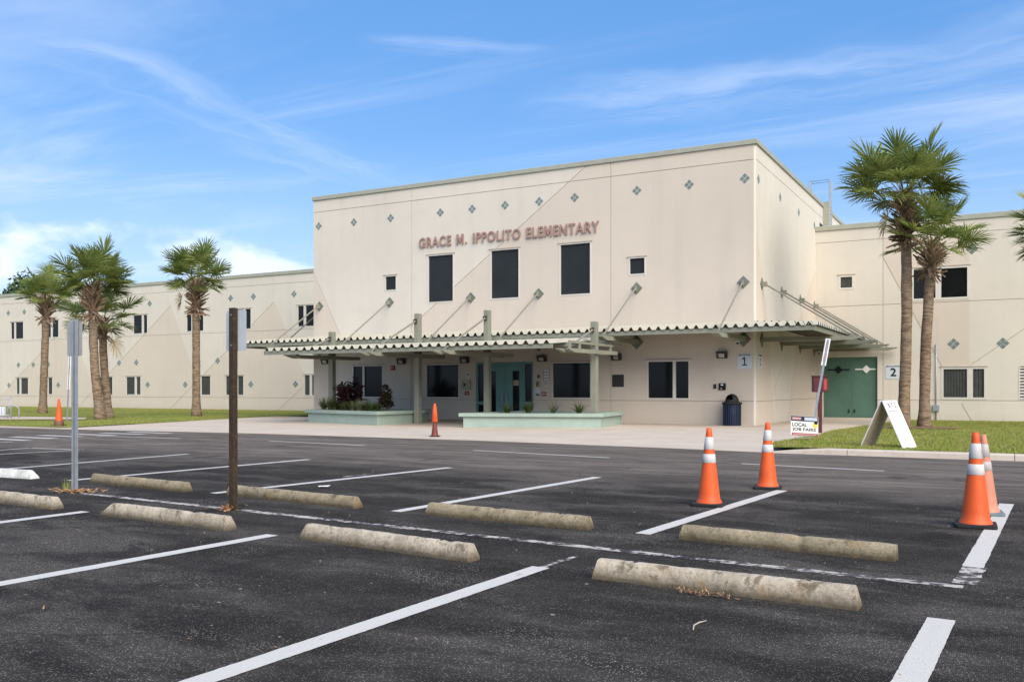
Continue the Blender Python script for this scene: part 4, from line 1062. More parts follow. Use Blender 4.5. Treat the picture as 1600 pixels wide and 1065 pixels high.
def strap_plant(name, label, cat, loc, n, L, mat, seed, w=.022, spread=1.0, group=None):
    rnd = random.Random(seed); mb = MB()
    for _ in range(n):
        a = rnd.uniform(0, 6.283); l_ = L * rnd.uniform(.6, 1.1); e = rnd.uniform(.15, 1.0) * spread; ww = w * rnd.uniform(.7, 1.2)
        d = Vector((math.cos(a), math.sin(a), 0)); sd_ = Vector((-d.y, d.x, 0)); pts = []
        bx, by = rnd.uniform(-.05, .05), rnd.uniform(-.05, .05)
        for k in range(5):
            t = k / 4; out = l_ * (t * .35 * e + t * t * .55 * e); z = l_ * (t * 1.0 - t * t * .42 * e)
            pts.append(Vector((bx, by, 0)) + d * out + Vector((0, 0, z)))
        vs = []
        for k, p in enumerate(pts):
            wk = ww * (1 - (k / 4) ** 2 * .92); vs += [p - sd_ * wk, p + sd_ * wk]
        mb.add(vs, [(2 * k, 2 * k + 1, 2 * k + 3, 2 * k + 2) for k in range(4)])
    o = mb.build(name, mat); o.location = loc; return tag(o, label, cat, group)
def cane_plant(name, label, loc, H, wd, mat, seed, n_stems, leaf=.30, lw=.035):
    rnd = random.Random(seed); root = thing(name, label, 'plant', loc); st_ = MB(); lf = MB()
    for k in range(n_stems):
        a = rnd.uniform(0, 6.283); r_ = wd * rnd.random() ** .7; h = H * rnd.uniform(.45, 1.0) * (1 - .35 * r_ / wd)
        top = Vector((math.cos(a) * r_, math.sin(a) * r_, h)); base = Vector((math.cos(a) * r_ * .4, math.sin(a) * r_ * .4, 0))
        st_.tube([base, (base + top) / 2 + Vector((0, 0, .05)), top], [.018, .014, .008], 5)
        for j in range(34):
            t = rnd.uniform(.35, 1.0); p = base.lerp(top, t); b_ = rnd.uniform(0, 6.283); el = rnd.uniform(-.25, 1.0) + (t - .6)
            d = Vector((math.cos(b_) * math.cos(el), math.sin(b_) * math.cos(el), math.sin(el))); L = leaf * rnd.uniform(.6, 1.15)
            sd_ = d.cross(Vector((0, 0, 1))).normalized() * lw * rnd.uniform(.7, 1.2); m_ = p + d * L * .5 + Vector((0, 0, .02)); e_ = p + d * L - Vector((0, 0, L * .22))
            lf.add([p, m_ - sd_, e_, m_ + sd_], [(0, 1, 2, 3)])
    st_.build('stem', M['wood'], root); lf.build('foliage', mat, root)
    return root
zs = .47
def at(px, y): q = on_y(px, 600, y); return q.x
cane_plant('ti_plant', 'large burgundy leaved plant in the left planter', (at(549, 28.7), 28.7, zs), 1.38, .62, M['ti'], 3, 17, .38, .055)
cane_plant('croton', 'smaller dark bronze leafed shrub at the right of the left planter', (at(600, 28.0), 28.0, zs), 1.18, .34, M['croton'], 8, 9, .26, .055)
rnd = random.Random(12)
for i, (px, y, L, m, lb) in enumerate([(506, 28.5, .50, 'strap', 'green strappy clump at the left end of the left planter'), (517, 28.2, .58, 'strap', 'tall green clump before the leftmost porch post'), (528, 28.6, .52, 'strap', 'green clump left of the burgundy plant'),
        (538, 28.0, .42, 'strap', 'green clump under the left of the burgundy plant'), (552, 27.8, .44, 'strap_pale', 'pale variegated clump under the burgundy plant'), (561, 27.6, .46, 'strap_pale', 'pale striped clump in the middle of the left planter'),
        (571, 27.9, .48, 'strap_pale', 'pale clump standing highest between the two dark shrubs'), (580, 27.6, .42, 'strap', 'green clump near the front corner of the left planter'), (590, 27.7, .40, 'strap', 'green clump under the small dark shrub')]):
    strap_plant('strap_plant', lb, 'plant', (at(px, y), y, zs), 110, L * 1.25, M[m], 40 + i, .016, 1.1, 'strappy clumps in the left planter')
for i, (px, y, L, lb) in enumerate([(792, 28.2, .40, 'sparse leaning tuft left of centre in the right planter'), (826, 28.6, .46, 'yellow green tuft before the right door sidelight'), (864, 28.7, .46, 'thin upright tuft in the middle of the right planter'), (905, 28.9, .44, 'fullest strappy tuft at the right end of the right planter')]):
    strap_plant('strap_plant', lb, 'plant', (at(px, y), y, zs), 70 if i != 2 else 30, L * 1.45, M['strap'], 60 + i, .015, 1.5, 'strappy tufts in the right planter')
strap_plant('seedling', 'tiny thin seedling in the left planter near the post', 'plant', (at(627, 28.0), 28.0, zs), 9, .30, M['strap'], 77, .008, 1.2)

# ------------------------------------------------------------------ bin, boxes, signs on the lawn
def bin_():
    q = on_z(1151.5, 663.4, .085); root = thing('litter_bin', 'navy blue slatted litter bin with black domed lid by the corner', 'bin', (q.x, Y0 - .42, .085))
    r_ = .31; h = .80
    b = MB(); b.lathe([(.02, .02), (r_ * .93, .02), (r_ * .93, h - .03), (.05, h - .03)], 32); b.build('liner', M['navy'], root, True)
    sl = MB(); n = 26
    for k in range(n):
        a = 2 * math.pi * k / n; c, s_ = math.cos(a), math.sin(a)
        sl.beam((r_ * c, r_ * s_, .0), (r_ * c, r_ * s_, h), .045, .012, (c, s_, 0))
    sl.build('slats', M['navy'], root)
    rm = MB(); rm.lathe([(r_ + .0, h - .05), (r_ + .035, h - .05), (r_ + .04, h + .01), (r_ - .02, h + .015)], 32); rm.build('rim', M['black'], root, True)
    d = MB()
    prof = [(r_ - .02, h + .012)] + [((r_ - .075) * math.cos(t * math.pi / 2 / 8), h + .05 + (r_ - .05) * math.sin(t * math.pi / 2 / 8)) for t in range(9)]
    n = 32; vs = [(r2 * math.cos(2 * math.pi * k / n), r2 * math.sin(2 * math.pi * k / n), z) for r2, z in prof for k in range(n)]; fs = []
    for i in range(len(prof) - 1):
        for k in range(n):
            a = 2 * math.pi * (k + .5) / n
            ang = (a + math.pi / 2 + .35 + math.pi) % (2 * math.pi) - math.pi
            if 2 <= i <= 5 and abs(ang) < .75: continue       # opening facing the car park
            fs.append((i * n + k, i * n + (k + 1) % n, (i + 1) * n + (k + 1) % n, (i + 1) * n + k))
    d.add(vs, fs); d.build('dome', M['black'], root, True)
bin_()
def dropbox():
    q = on_z(1281, 676.5, .05); root = thing('red_box', 'dark red metal box on a red post beside the plaza', 'box', (q.x, q.y, .03), R(20))
    p = MB(); p.box(-.055, .055, -.055, .055, 0, 1.3); p.build('post', M['red'], root, False, .005)
    b = MB(); w, d, z0, z1 = .21, .16, 1.24, 1.70
    vs = [(-w, -d, z0), (w, -d, z0), (w, d, z0), (-w, d, z0), (-w, -d, z1), (w, -d, z1), (w, d, z1 + .0), (-w, d, z1)]
    b.add(vs, [(0, 3, 2, 1), (4, 5, 6, 7), (0, 1, 5, 4), (1, 2, 6, 5), (2, 3, 7, 6), (3, 0, 4, 7)])
    b.build('body', M['red'], root, False, .012)
    l_ = MB(); l_.box(-w - .02, w + .02, -d - .03, d + .02, z1 + .001, z1 + .025); l_.build('lid', M['red'], root, False, .006)
    c = MB(); c.box(.08, .17, -d - .012, -d - .001, 1.30, 1.62); c.build('door_strip', M['red_sign'], root)
dropbox()
def leaning(label, base_px, top_px, sign, sign_h, w, z=.05):
    b_ = on_z(*base_px, z); dd = (b_ - _c).dot(_f); t_ = _c + bearing(*top_px) * dd
    root = thing('parking_sign', label, 'sign', b_); t_ = t_ - b_; d = t_.normalized(); L = t_.length
    p = MB(); p.beam((0, 0, -.1), t_, .06, .03, (0, 1, 0)); p.build('post', M['steel'], root)
    s0 = t_ - d * sign_h
    # panel almost edge-on to the car park
    s_ = MB(); s_.beam(s0, t_ + d * .02, w, .012, (_r * .30 + _f * .95), 0); s_.build('panel', sign[0], root)
    for a, b2, m in sign[1]:
        k = MB(); k.beam(s0 + d * sign_h * a, s0 + d * sign_h * b2, w * .62, .0165, (_r * .30 + _f * .95)); k.build('printed_block', m, root)
    return root
leaning('leaning parking sign with narrow white panel beside the red box', (1266.5, 681), (1294, 530), (M['white'], [(.15, .45, M['pink_print']), (.55, .9, M['pink_print'])]), .74, .13)
leaning('tilted parking sign on the left lawn behind the orange cone', (104.5, 657.5), (109.5, 553), (M['white'], [(.42, .68, M['pink_print'])]), 1.45, .13)
def yard_sign():
    q = on_z(1257, 688, .08); root = thing('yard_sign', 'small white corrugated yard sign reading LOCAL JOB FAIRS', 'sign', (q.x, q.y, .04), R(14))
    w = MB()
    for x in (-.13, .13): w.tube([(x, 0.012, -.05), (x, 0.012, .55)], .006, 6)
    w.tube([(-.13, .012, .1), (.13, .012, .1)], .006, 6); w.build('stake', M['steel'], root)
    W, z0, z1 = .325, .17, .645
    tilt = lambda u, v, d: (u, d, v - u * .055)
    b = MB(); pbox(b, tilt, -W, W, z0, z1, -.004, .004); b.build('panel', M['white'], root)
    for i, (a, c, e, g_, m) in enumerate(((-.32, .40 + .115, -.02, .64, 'navy_print'), (-.02, .40 + .115, .32, .64, 'navy_print'), (-.29, .55, -.08, .61, 'pink_print'), (.0, .54, .30, .62, 'pale_print'), (-.30, .165, .32, .225, 'red_print'), (-.27, .18, .28, .205, 'pink_print'), (.23, .46, .31, .53, 'ink'))):
        k = MB(); pbox(k, tilt, a, e, c, g_, -.0052 - .0004 * i, -.004); k.build('printed_block', M[m], root)
    k = MB(); n = 20; vs = [tilt(.25 + .062 * math.cos(2 * math.pi * j / n), .435 + .075 * math.sin(2 * math.pi * j / n), -.0062) for j in range(n)]; k.add(vs, [tuple(range(n))]); k.build('yellow_disc', M['yellow'], root)
    for txt, a, c, e, g_ in (('LOCAL', -.29, .385, .06, .475), ('JOB FAIRS', -.29, .26, .27, .355)):
        vs, fs = fit_text(txt, a, c, e, g_, .002, lambda u, v, d: tilt(u, v, d - .0045), .02); k = MB(); k.add(vs, fs); k.build('lettering', M['ink'], root)
yard_sign()
def a_frame():
    zb = .105
    ll = on_z(1343.5, 697.5, zb); L, W = .97, .62
    root = thing('sandwich_board', 'white folding A frame board standing on the lawn by the kerb', 'sign', (ll.x, ll.y, zb), R(-20))
    H = 1.0; m = L * .50
    def leaf(x0, xa, name, mat_face):
        mb = MB(); t = .025; sgn = 1 if xa > x0 else -1
        d = Vector((xa - x0, 0, H)).normalized(); nrm = Vector((d.z, 0, -d.x)) * (-sgn)
        a0, a1 = Vector((x0, 0, 0)), Vector((xa, 0, H))
        vs = []
        for yy in (0, W):
            for c in (a0, a1): vs += [c + Vector((0, yy, 0)), c + Vector((0, yy, 0)) - nrm * t]
        mb.add(vs, [(0, 2, 6, 4), (1, 5, 7, 3), (0, 1, 3, 2), (4, 6, 7, 5), (0, 4, 5, 1), (2, 3, 7, 6)])
        for k, fcs in enumerate(mb.m): pass
        mb.m[1] = 1
        o = mb.build(name, [M['white'], mat_face], root, False, .004); return nrm
    leaf(0.0, m - .03, 'rear_leaf', M['tan'])
    nr = leaf(L, m + .03, 'front_leaf', M['white'])
    d = Vector((m + .03 - L, 0, H)); Ln = d.length; d.normalize(); base = Vector((L, 0, 0)); out = Vector((d.z, 0, -d.x)); out = out if out.x > 0 else -out
    Pq = lambda a, b_, dd: base + Vector((0, a * W, 0)) + d * (b_ * Ln) - out * dd + out * .0005
    for txt, a, b_, c, e in (('S', .22, .86, .38, .95), ('T', .46, .86, .60, .95), ('Z', .66, .86, .82, .95)):
        vs, fs = fit_text(txt, a, b_, c, e, .003, Pq, .03); k = MB(); k.add(vs, fs); k.build('lettering', M['bronze'], root)
    k = MB(); pbox(k, Pq, .10, .92, .775, .79, -.003, 0.0); k.build('printed_block', M['steel'], root)
    hd = MB(); hd.box(m - .05, m + .05, .02, W - .02, H - .012, H + .012); hd.build('hinge', M['white'], root)
a_frame()

# ------------------------------------------------------------------ sign posts in the car park
def sign_post(label, px, h, mat_post, pw, chan, mat_panel=None):
    q = on_z(*px); root = thing('sign_post', label, 'sign', (q.x, q.y, 0))
    p = MB()
    if chan:      # U channel open to the car park, holes down its web
        t = .006; p.box(-pw / 2, pw / 2, .02, .02 + t, -.1, h)
        for sx in (-1, 1):
            p.box(sx * pw / 2 - (t if sx > 0 else 0), sx * pw / 2 + (t if sx < 0 else 0), -.02, .02, -.1, h)
            a, b = sx * pw / 2, sx * (pw / 2 + .018); p.box(min(a, b), max(a, b), -.02 - t, -.02, -.1, h)
    else: p.box(-pw / 2, pw / 2, -.032, .032, -.1, h)
    p.build('post', mat_post, root, False, .004 if not chan else 0)
    W, H = .155, .46; z1 = h - .02; r_ = .035; n = 6; pts = []
    for cx, cz, a0 in ((W - r_, z1 - r_, 0), (-W + r_, z1 - r_, 90), (-W + r_, z1 - H + r_, 180), (W - r_, z1 - H + r_, 270)):
        for k in range(n + 1): a = R(a0 + 90 * k / n); pts.append((cx + r_ * math.cos(a), cz + r_ * math.sin(a)))
    s_ = MB(); yb = .042; m = len(pts)
    off = -.07 if chan else 0.0; pts = [(x + off, z) for x, z in pts]
    s_.add([(x, yb, z) for x, z in pts] + [(x, yb + .003, z) for x, z in pts], [tuple(range(m)), tuple(range(2 * m - 1, m - 1, -1))] + [(i, (i + 1) % m, m + (i + 1) % m, m + i) for i in range(m)])
    s_.build('panel', mat_panel or M['sign_back'], root)
    b = MB()
    for z in (z1 - .06, z1 - H + .06): b.tube([(0, .052, z), (0, -.038 if not chan else .0, z)], .008, 8)
    b.build('bolt', M['steel'], root)
    return root
sign_post('bare grey sign back on galvanised channel post at the left', (117.5, 768), 2.27, M['steel'], .045, True)
sign_post('pale grey sign back on rusty brown post between the wheel stops', (364.5, 796.5), 2.26, M['brown_post'], .072, False, plain('pale_sign_back', (0.42, 0.45, 0.47), .5, .4, .08, 5))

# ------------------------------------------------------------------ cones
def rounded_square(h, r_, n=5):
    pts = []
    for cx, cy, a0 in ((h - r_, h - r_, 0), (-h + r_, h - r_, 90), (-h + r_, -h + r_, 180), (h - r_, -h + r_, 270)):
        for k in range(n + 1): a = R(a0 + 90 * k / n); pts.append((cx + r_ * math.cos(a), cy + r_ * math.sin(a)))
    return pts
def cone(label, loc, H, bands=True, rz=0.0, mats=('cone', 'band', 'black'), tilt=(0, 0), scale=1.0, lines=0):
    root = thing('traffic_cone', label, 'traffic cone', loc, rz, 'traffic cones round the parking bays'); root.rotation_euler = (R(tilt[0]), R(tilt[1]), rz)
    hb = .185 * H / .914; zb = .04 * H / .914; r0, r1 = .128 * H / .914, .030 * H / .914
    b = MB(); b.prism(rounded_square(hb, .04), 0, zb); b.build('base', M[mats[2]], root, False, .01)
    rad = lambda t: r0 + (r1 - r0) * t
    prof = [(r0 * 1.18, zb), (r0 * 1.12, zb + .02), (r0, zb + .045)]
    for k in range(1, 15): t = k / 14; prof.append((rad(t), zb + .045 + (H - zb - .045) * t))
    prof += [(r1 * .6, H + .004), (.002, H + .004)]
    c = MB(); c.lathe(prof, 36); c.build('body', M[mats[0]], root, True)
    if bands:
        for a, e in ((.51, .635), (.70, .875)):
            k = MB(); za, ze = zb + .045 + (H - zb - .045) * a, zb + .045 + (H - zb - .045) * e
            k.lathe([(rad(a) + .001, za), (rad(a) + .004, za + .003), (rad(e) + .004, ze - .003), (rad(e) + .001, ze)], 36); k.build('reflective_band', M[mats[1]], root, True)
    return root
def ctr(px, py): q = on_z(px, py); return (q.x, q.y, 0.0)
cone('orange cone with scuffed white bands on the stripe nearest the middle stop', ctr(1108, 789.5), .90, True, R(4))
cone('orange cone with clean white bands at the far end of the stripe', ctr(1199.5, 763), .90, True, R(10), ('cone', 'band', 'black'))
cone('bright orange cone standing in front of the faded one at far right', ctr(1524.5, 822.5), .925, True, R(3), ('cone', 'band', 'black'), (0, 0))
cone('faded cone with grey green base hidden behind the bright one', ctr(1540, 803.5), .86, True, R(8), ('cone_faded', 'band_old', 'teal_base'), (1, -1.5))
c5 = cone('dull red cone with an orange cone stacked on top by the porch', (*ctr(679.3, 683)[:2], .02), .66, False, R(20), ('cone_old', 'band', 'black'))
k = MB(); k.lathe([(.083, .42), (.088, .425), (.072, .56), (.076, .565), (.062, .70), (.05, .84), (.034, .88), (.03, .93), (.002, .935)], 30); k.build('stacked_cone', M['cone'], c5, True)
c6 = cone('plain orange cone with brown skirt beside the left lawn', (*ctr(92, 667.2)[:2], .036), .98, False, R(30), ('cone', 'band', 'black'))
k = MB(); k.lathe([(.165, .045), (.163, .18), (.150, .20), (.132, .21)], 30); k.build('skirt', M['cone_brown'], c6, True)

# ------------------------------------------------------------------ wheel stops
def wheel_stop(label, bl, br, h, mat, seed, ends=(.02, .06), w=.155, round_top=.5, dxl=.0):
    A, B = Vector(gz(*bl)), Vector(gz(*br)); d = B - A; L = d.length; ang = math.atan2(d.y, d.x)
    root = MB(); n = 60; rnd = random.Random(seed)
    # profile from front foot over the top to the back foot (y into the scene)
    base = [(0, 0), (.003, .030), (.014, .06), (.034, h * .84), (.043, h * .96), (.058, h), (w - .058, h), (w - .043, h * .96), (w - .034, h * .84), (w - .014, .06), (w - .003, .030), (w, 0)]
    vs = []; fs = []; m = len(base)
    for i in range(n + 1):
        t = i / n; x = L * t
        for y, z in base:
            k = z / h
            xx = x + (ends[0] * k * (1 - t) ** 8 if True else 0) - ends[1] * k * t ** 8
            if i == 0: xx = ends[0] * k
            if i == n: xx = L - ends[1] * k
            nv = Vector((xx * 9 + seed * 7, y * 14, z * 14)); q = mnoise.noise(nv) * .006 + mnoise.noise(nv * 3.1) * .003
            chip = -.015 * max(0, mnoise.noise(Vector((xx * 5 + seed, y * 3 + 9, z * 8))) - .30) / .4 if z > .02 else 0
            if z == 0 or z < .035: q += mnoise.noise(Vector((xx * 16, seed, y * 5))) * .007
            cy = (y - w / 2) * (1 + (q + chip) * 8) + w / 2
            vs.append((xx, cy, max(-.004, z + (q * .6 + chip if z > .06 else 0)) if z else -.004))
    for i in range(n):
        for j in range(m - 1): a = i * m + j; fs.append((a, a + m, a + m + 1, a + 1))
    fs.append(tuple(range(m))); fs.append(tuple(n * m + j for j in range(m - 1, -1, -1)))
    root.add(vs, fs); o = root.build('wheel_stop', M[mat], None, False)
    o.location = (A.x, A.y, 0); o.rotation_euler = (0, 0, ang)
    for t in (.17, .83):      # heads of the steel pins
        pm = MB(); pm.lathe([(.016, h - .012), (.016, h + .0035), (.010, h + .005), (.001, h + .0052)], 12, (L * t, w / 2)); pm.build('pin', M['bronze'], o)
    return tag(o, label, 'wheel stop', 'concrete wheel stops in two rows')
wheel_stop('pale concrete wheel stop, rightmost and nearest of the front row', (924, 903.5), (1340, 954), .137, 'stop', 1, (.03, .03))
wheel_stop('stained wheel stop in the front row below the middle parking stripe', (467, 841), (731, 878.5), .135, 'stop', 2, (.05, .03))
wheel_stop('pale wheel stop directly below the brown sign post', (154, 803.5), (350, 829.3), .135, 'stop', 3, (.20, .04))
wheel_stop('wheel stop cut off by the left edge below the grey sign post', (-190, 763), (80, 796), .135, 'stop', 4, (.05, .05))
wheel_stop('brown mouldy wheel stop, rightmost of the back row', (1059, 842), (1397, 877.5), .128, 'stop_dark', 5, (.03, .0), .15)
wheel_stop('brown wheel stop in the middle of the back row with a white scratch', (663, 803.5), (917, 828.3), .128, 'stop_dark', 6, (.03, .02), .15)
wheel_stop('mouldy wheel stop partly behind the brown sign post', (352, 773), (553, 794.3), .128, 'stop_dark', 7, (.03, .04), .15)
wheel_stop('dark mouldy wheel stop right of the grey sign post', (139.5, 753.5), (286, 768.8), .128, 'stop_dark', 8, (.02, .02), .15)
wheel_stop('white painted wheel stop at the left edge', (-130, 737), (48, 748.2), .128, 'stop_white', 9, (.03, .10), .15)

# ------------------------------------------------------------------ small things on the asphalt
def litter():
    rnd = random.Random(9); mb = MB()
    def leafbit(x, y, s_):
        a = rnd.uniform(0, 6.283); l_ = s_ * rnd.uniform(.5, 1.2); w = l_ * rnd.uniform(.18, .35); c, si = math.cos(a), math.sin(a); z = rnd.uniform(.004, .035); t = rnd.uniform(-.02, .03)
        mb.add([(x - c * l_, y - si * l_, z), (x - si * w, y + c * w, z + .004), (x + c * l_, y + si * l_, max(.004, z + t)), (x + si * w, y - c * w, z + .004)], [(0, 1, 2, 3)])
    q = on_z(117.5, 768)
    for _ in range(230): a, d = rnd.uniform(0, 6.283), abs(rnd.gauss(0, .22)); leafbit(q.x + d * math.cos(a) + .03, q.y + d * math.sin(a) * .6, .04)
    q = on_z(364, 797)
    for _ in range(60): a, d = rnd.uniform(0, 6.283), abs(rnd.gauss(0, .09)); leafbit(q.x - .05 + d * math.cos(a), q.y + d * math.sin(a), .035)
    q0, q1 = on_z(1060, 926), on_z(1150, 937)
    for _ in range(60): p = q0.lerp(q1, rnd.random()); leafbit(p.x + rnd.gauss(0, .02), p.y + .01 - abs(rnd.gauss(0, .012)), .02)
    for _ in range(90): leafbit(rnd.uniform(-11, 1), rnd.uniform(3.2, 12), .02)
    return tag(mb.build('leaf_litter', M['litter']), 'dry tan leaf litter gathered round post feet and stops', 'leaf litter', None, 'stuff')
litter()
q = on_z(105, 766); strap_plant('weed', 'spindly green weed beside the foot of the grey sign post', 'weed', (q.x, q.y, 0), 26, .17, M['weed'], 91, .006, .7)
q = on_z(360, 796); strap_plant('dry_tuft', 'dry tan grass tuft at the foot of the brown post', 'weed', (q.x, q.y - .03, 0), 90, .10, M['litter'], 92, .005, 1.6)
def scrap():
    q = on_z(507, 761.3); rnd = random.Random(4); mb = MB(); n = 9
    pts = [(math.cos(2 * math.pi * k / n) * .085 * rnd.uniform(.5, 1.1), math.sin(2 * math.pi * k / n) * .12 * rnd.uniform(.4, 1.1), rnd.uniform(.004, .03)) for k in range(n)] + [(0, 0, .03)]
    mb.add(pts, [(k, (k + 1) % n, n) for k in range(n)]); o = mb.build('paper_scrap', M['paper']); o.location = (q.x, q.y, 0); tag(o, 'crumpled white scrap of paper lying in a parking bay', 'litter')
    mb = MB(); pts = [on_z(*p) for p in ((1083, 985), (1084, 978), (1092, 973.5), (1104, 970.5))]; mb.tube([(p.x, p.y, .006) for p in pts], [.003, .005, .005, .003], 6); tag(mb.build('twig', M['twig'], None, True), 'pale bent twig on the asphalt before the nearest stop', 'twig')
scrap()
# railing and board at the far left
def barrier():
    a, b = on_z(-60, 653.5, .05), on_z(17.2, 653.6, .05); d = (b - a); L = d.length; d.normalize(); H = .88
    root = thing('bicycle_rack', 'grey barred metal rack at the left edge of the lawn', 'rack', (a.x, a.y, .04), math.atan2(d.y, d.x))
    mb = MB(); mb.tube([(0, 0, 0), (0, 0, H + .12)], .03, 8); mb.tube([(L, 0, 0), (L, 0, H + .12)], .03, 8); mb.tube([(0, 0, H), (L, 0, H)], .025, 8); mb.tube([(0, 0, .15), (L, 0, .15)], .02, 8); mb.build('frame', M['steel'], root, True)
    k = MB(); n = int(L / .14)
    for i in range(1, n): k.tube([(L * i / n, 0, .15), (L * i / n, 0, H)], .011, 6)
    k.build('bars', M['steel'], root, True)
    a = on_z(12, 653.4, .05); b = on_z(30, 653.2, .05); d = (b - a); L = d.length; d.normalize()
    pts = [(a.x, a.y, 0), (a.x, a.y, .4)] + [(a.x + d.x * L * (.5 - .5 * math.cos(t)), a.y + d.y * L * (.5 - .5 * math.cos(t)), .4 + .22 * math.sin(t)) for t in [math.pi * k / 10 for k in range(11)]] + [(b.x, b.y, .4), (b.x, b.y, 0)]
    mb = MB(); mb.tube(pts, .03, 10); tag(mb.build('hoop_stand', M['steel'], None, True), 'single arched grey hoop right of the barred rack', 'hoop')
    q = on_z(-2, 652.5, .05); root = thing('lawn_board', 'small pale blue board in front of the barred rack', 'sign', (q.x, q.y, .04), R(28))
    mb = MB(); mb.box(-.32, .32, -.012, .012, .12, .52); mb.build('panel', M['sign_white'], root, False, .006)
    mb = MB()
    for x in (-.25, .25): mb.box(x - .015, x + .015, .013, .035, 0, .5)
    mb.build('legs', M['steel'], root)
barrier()
# conduit with junction box on the right wing
def conduit():
    u, _ = g(1462.7, 600); root = thing('electric_conduit', 'thin grey conduit with a small box on the right wing wall', 'conduit', (u, YW, 0))
    mb = MB(); mb.tube([(0, -.04, 0), (0, -.04, 3.3)], .022, 8); mb.build('pipe', M['steel'], root, True)
    mb = MB(); mb.box(-.13, .13, -.12, -.001, .42, .68); mb.build('junction_box', M['steel'], root, False, .01)
conduit()

# ------------------------------------------------------------------ palms
def frond(mb, base, az, el, pet, blade, rnd, mi, smi, droop, nleaf=42):
    """sabal frond: arching stalk, then a folded fan of drooping segments"""
    d0 = Vector((math.cos(az) * math.cos(el), math.sin(az) * math.cos(el), math.sin(el))); side = Vector((-math.sin(az), math.cos(az), 0))
    pts = [base.copy()]; d = d0.copy(); step = pet / 4
    for k in range(4):
        d = (d + Vector((0, 0, -droop * .16 * (k + 1) * .5))).normalized(); pts.append(pts[-1] + d * step)
    for k in range(4):
        w0, w1 = .026 * (1 - k * .12), .026 * (1 - (k + 1) * .12); up = side.cross(d).normalized() * .012
        mb.add([pts[k] - side * w0, pts[k] + side * w0, pts[k + 1] + side * w1, pts[k + 1] - side * w1, (pts[k] + pts[k + 1]) / 2 - up], [(0, 1, 2, 3), (0, 3, 4), (1, 4, 2)], smi)
    up = side.cross(d).normalized(); up = up if up.z > 0 else -up
    roll = rnd.uniform(-.5, .5); sd_ = (side * math.cos(roll) + up * math.sin(roll)).normalized(); up2 = d.cross(sd_).normalized(); up2 = up2 if up2.dot(up) > 0 else -up2
    c = pts[-1]; span = rnd.uniform(2.0, 2.5)
    for k in range(nleaf):
        t = (k + .5) / nleaf * 2 - 1; a = t * span
        st_ = c + d * (.30 * blade * (1 - abs(t)) ** 1.0)
        L = blade * (.72 + .28 * math.cos(a * .6)) * rnd.uniform(.86, 1.08) * (1 - .30 * (1 - abs(t)))
        v = (d * math.cos(a) + sd_ * math.sin(a) + up2 * (.42 * abs(math.sin(a * .5)) + rnd.uniform(-.10, .10))).normalized()
        wv = v.cross(up2).normalized(); w = .0225 * blade * rnd.uniform(.85, 1.25); fold = up2 * w * .5 * (1 if k % 2 else -1)
        sag = Vector((0, 0, -1)) * L * rnd.uniform(.04, .15) * (1 + droop * .8)
        p1 = st_ + v * L * .5 + sag * .18; p2 = st_ + v * L * .82 + sag * .62; p3 = st_ + v * L + sag * 1.25
        mb.add([st_ - wv * w * .5, st_ + wv * w * .5, p1 + wv * w + fold, p1 - wv * w - fold, p2 + wv * w * .6, p2 - wv * w * .6, p3], [(0, 1, 2, 3), (3, 2, 4, 5), (5, 4, 6)], mi)
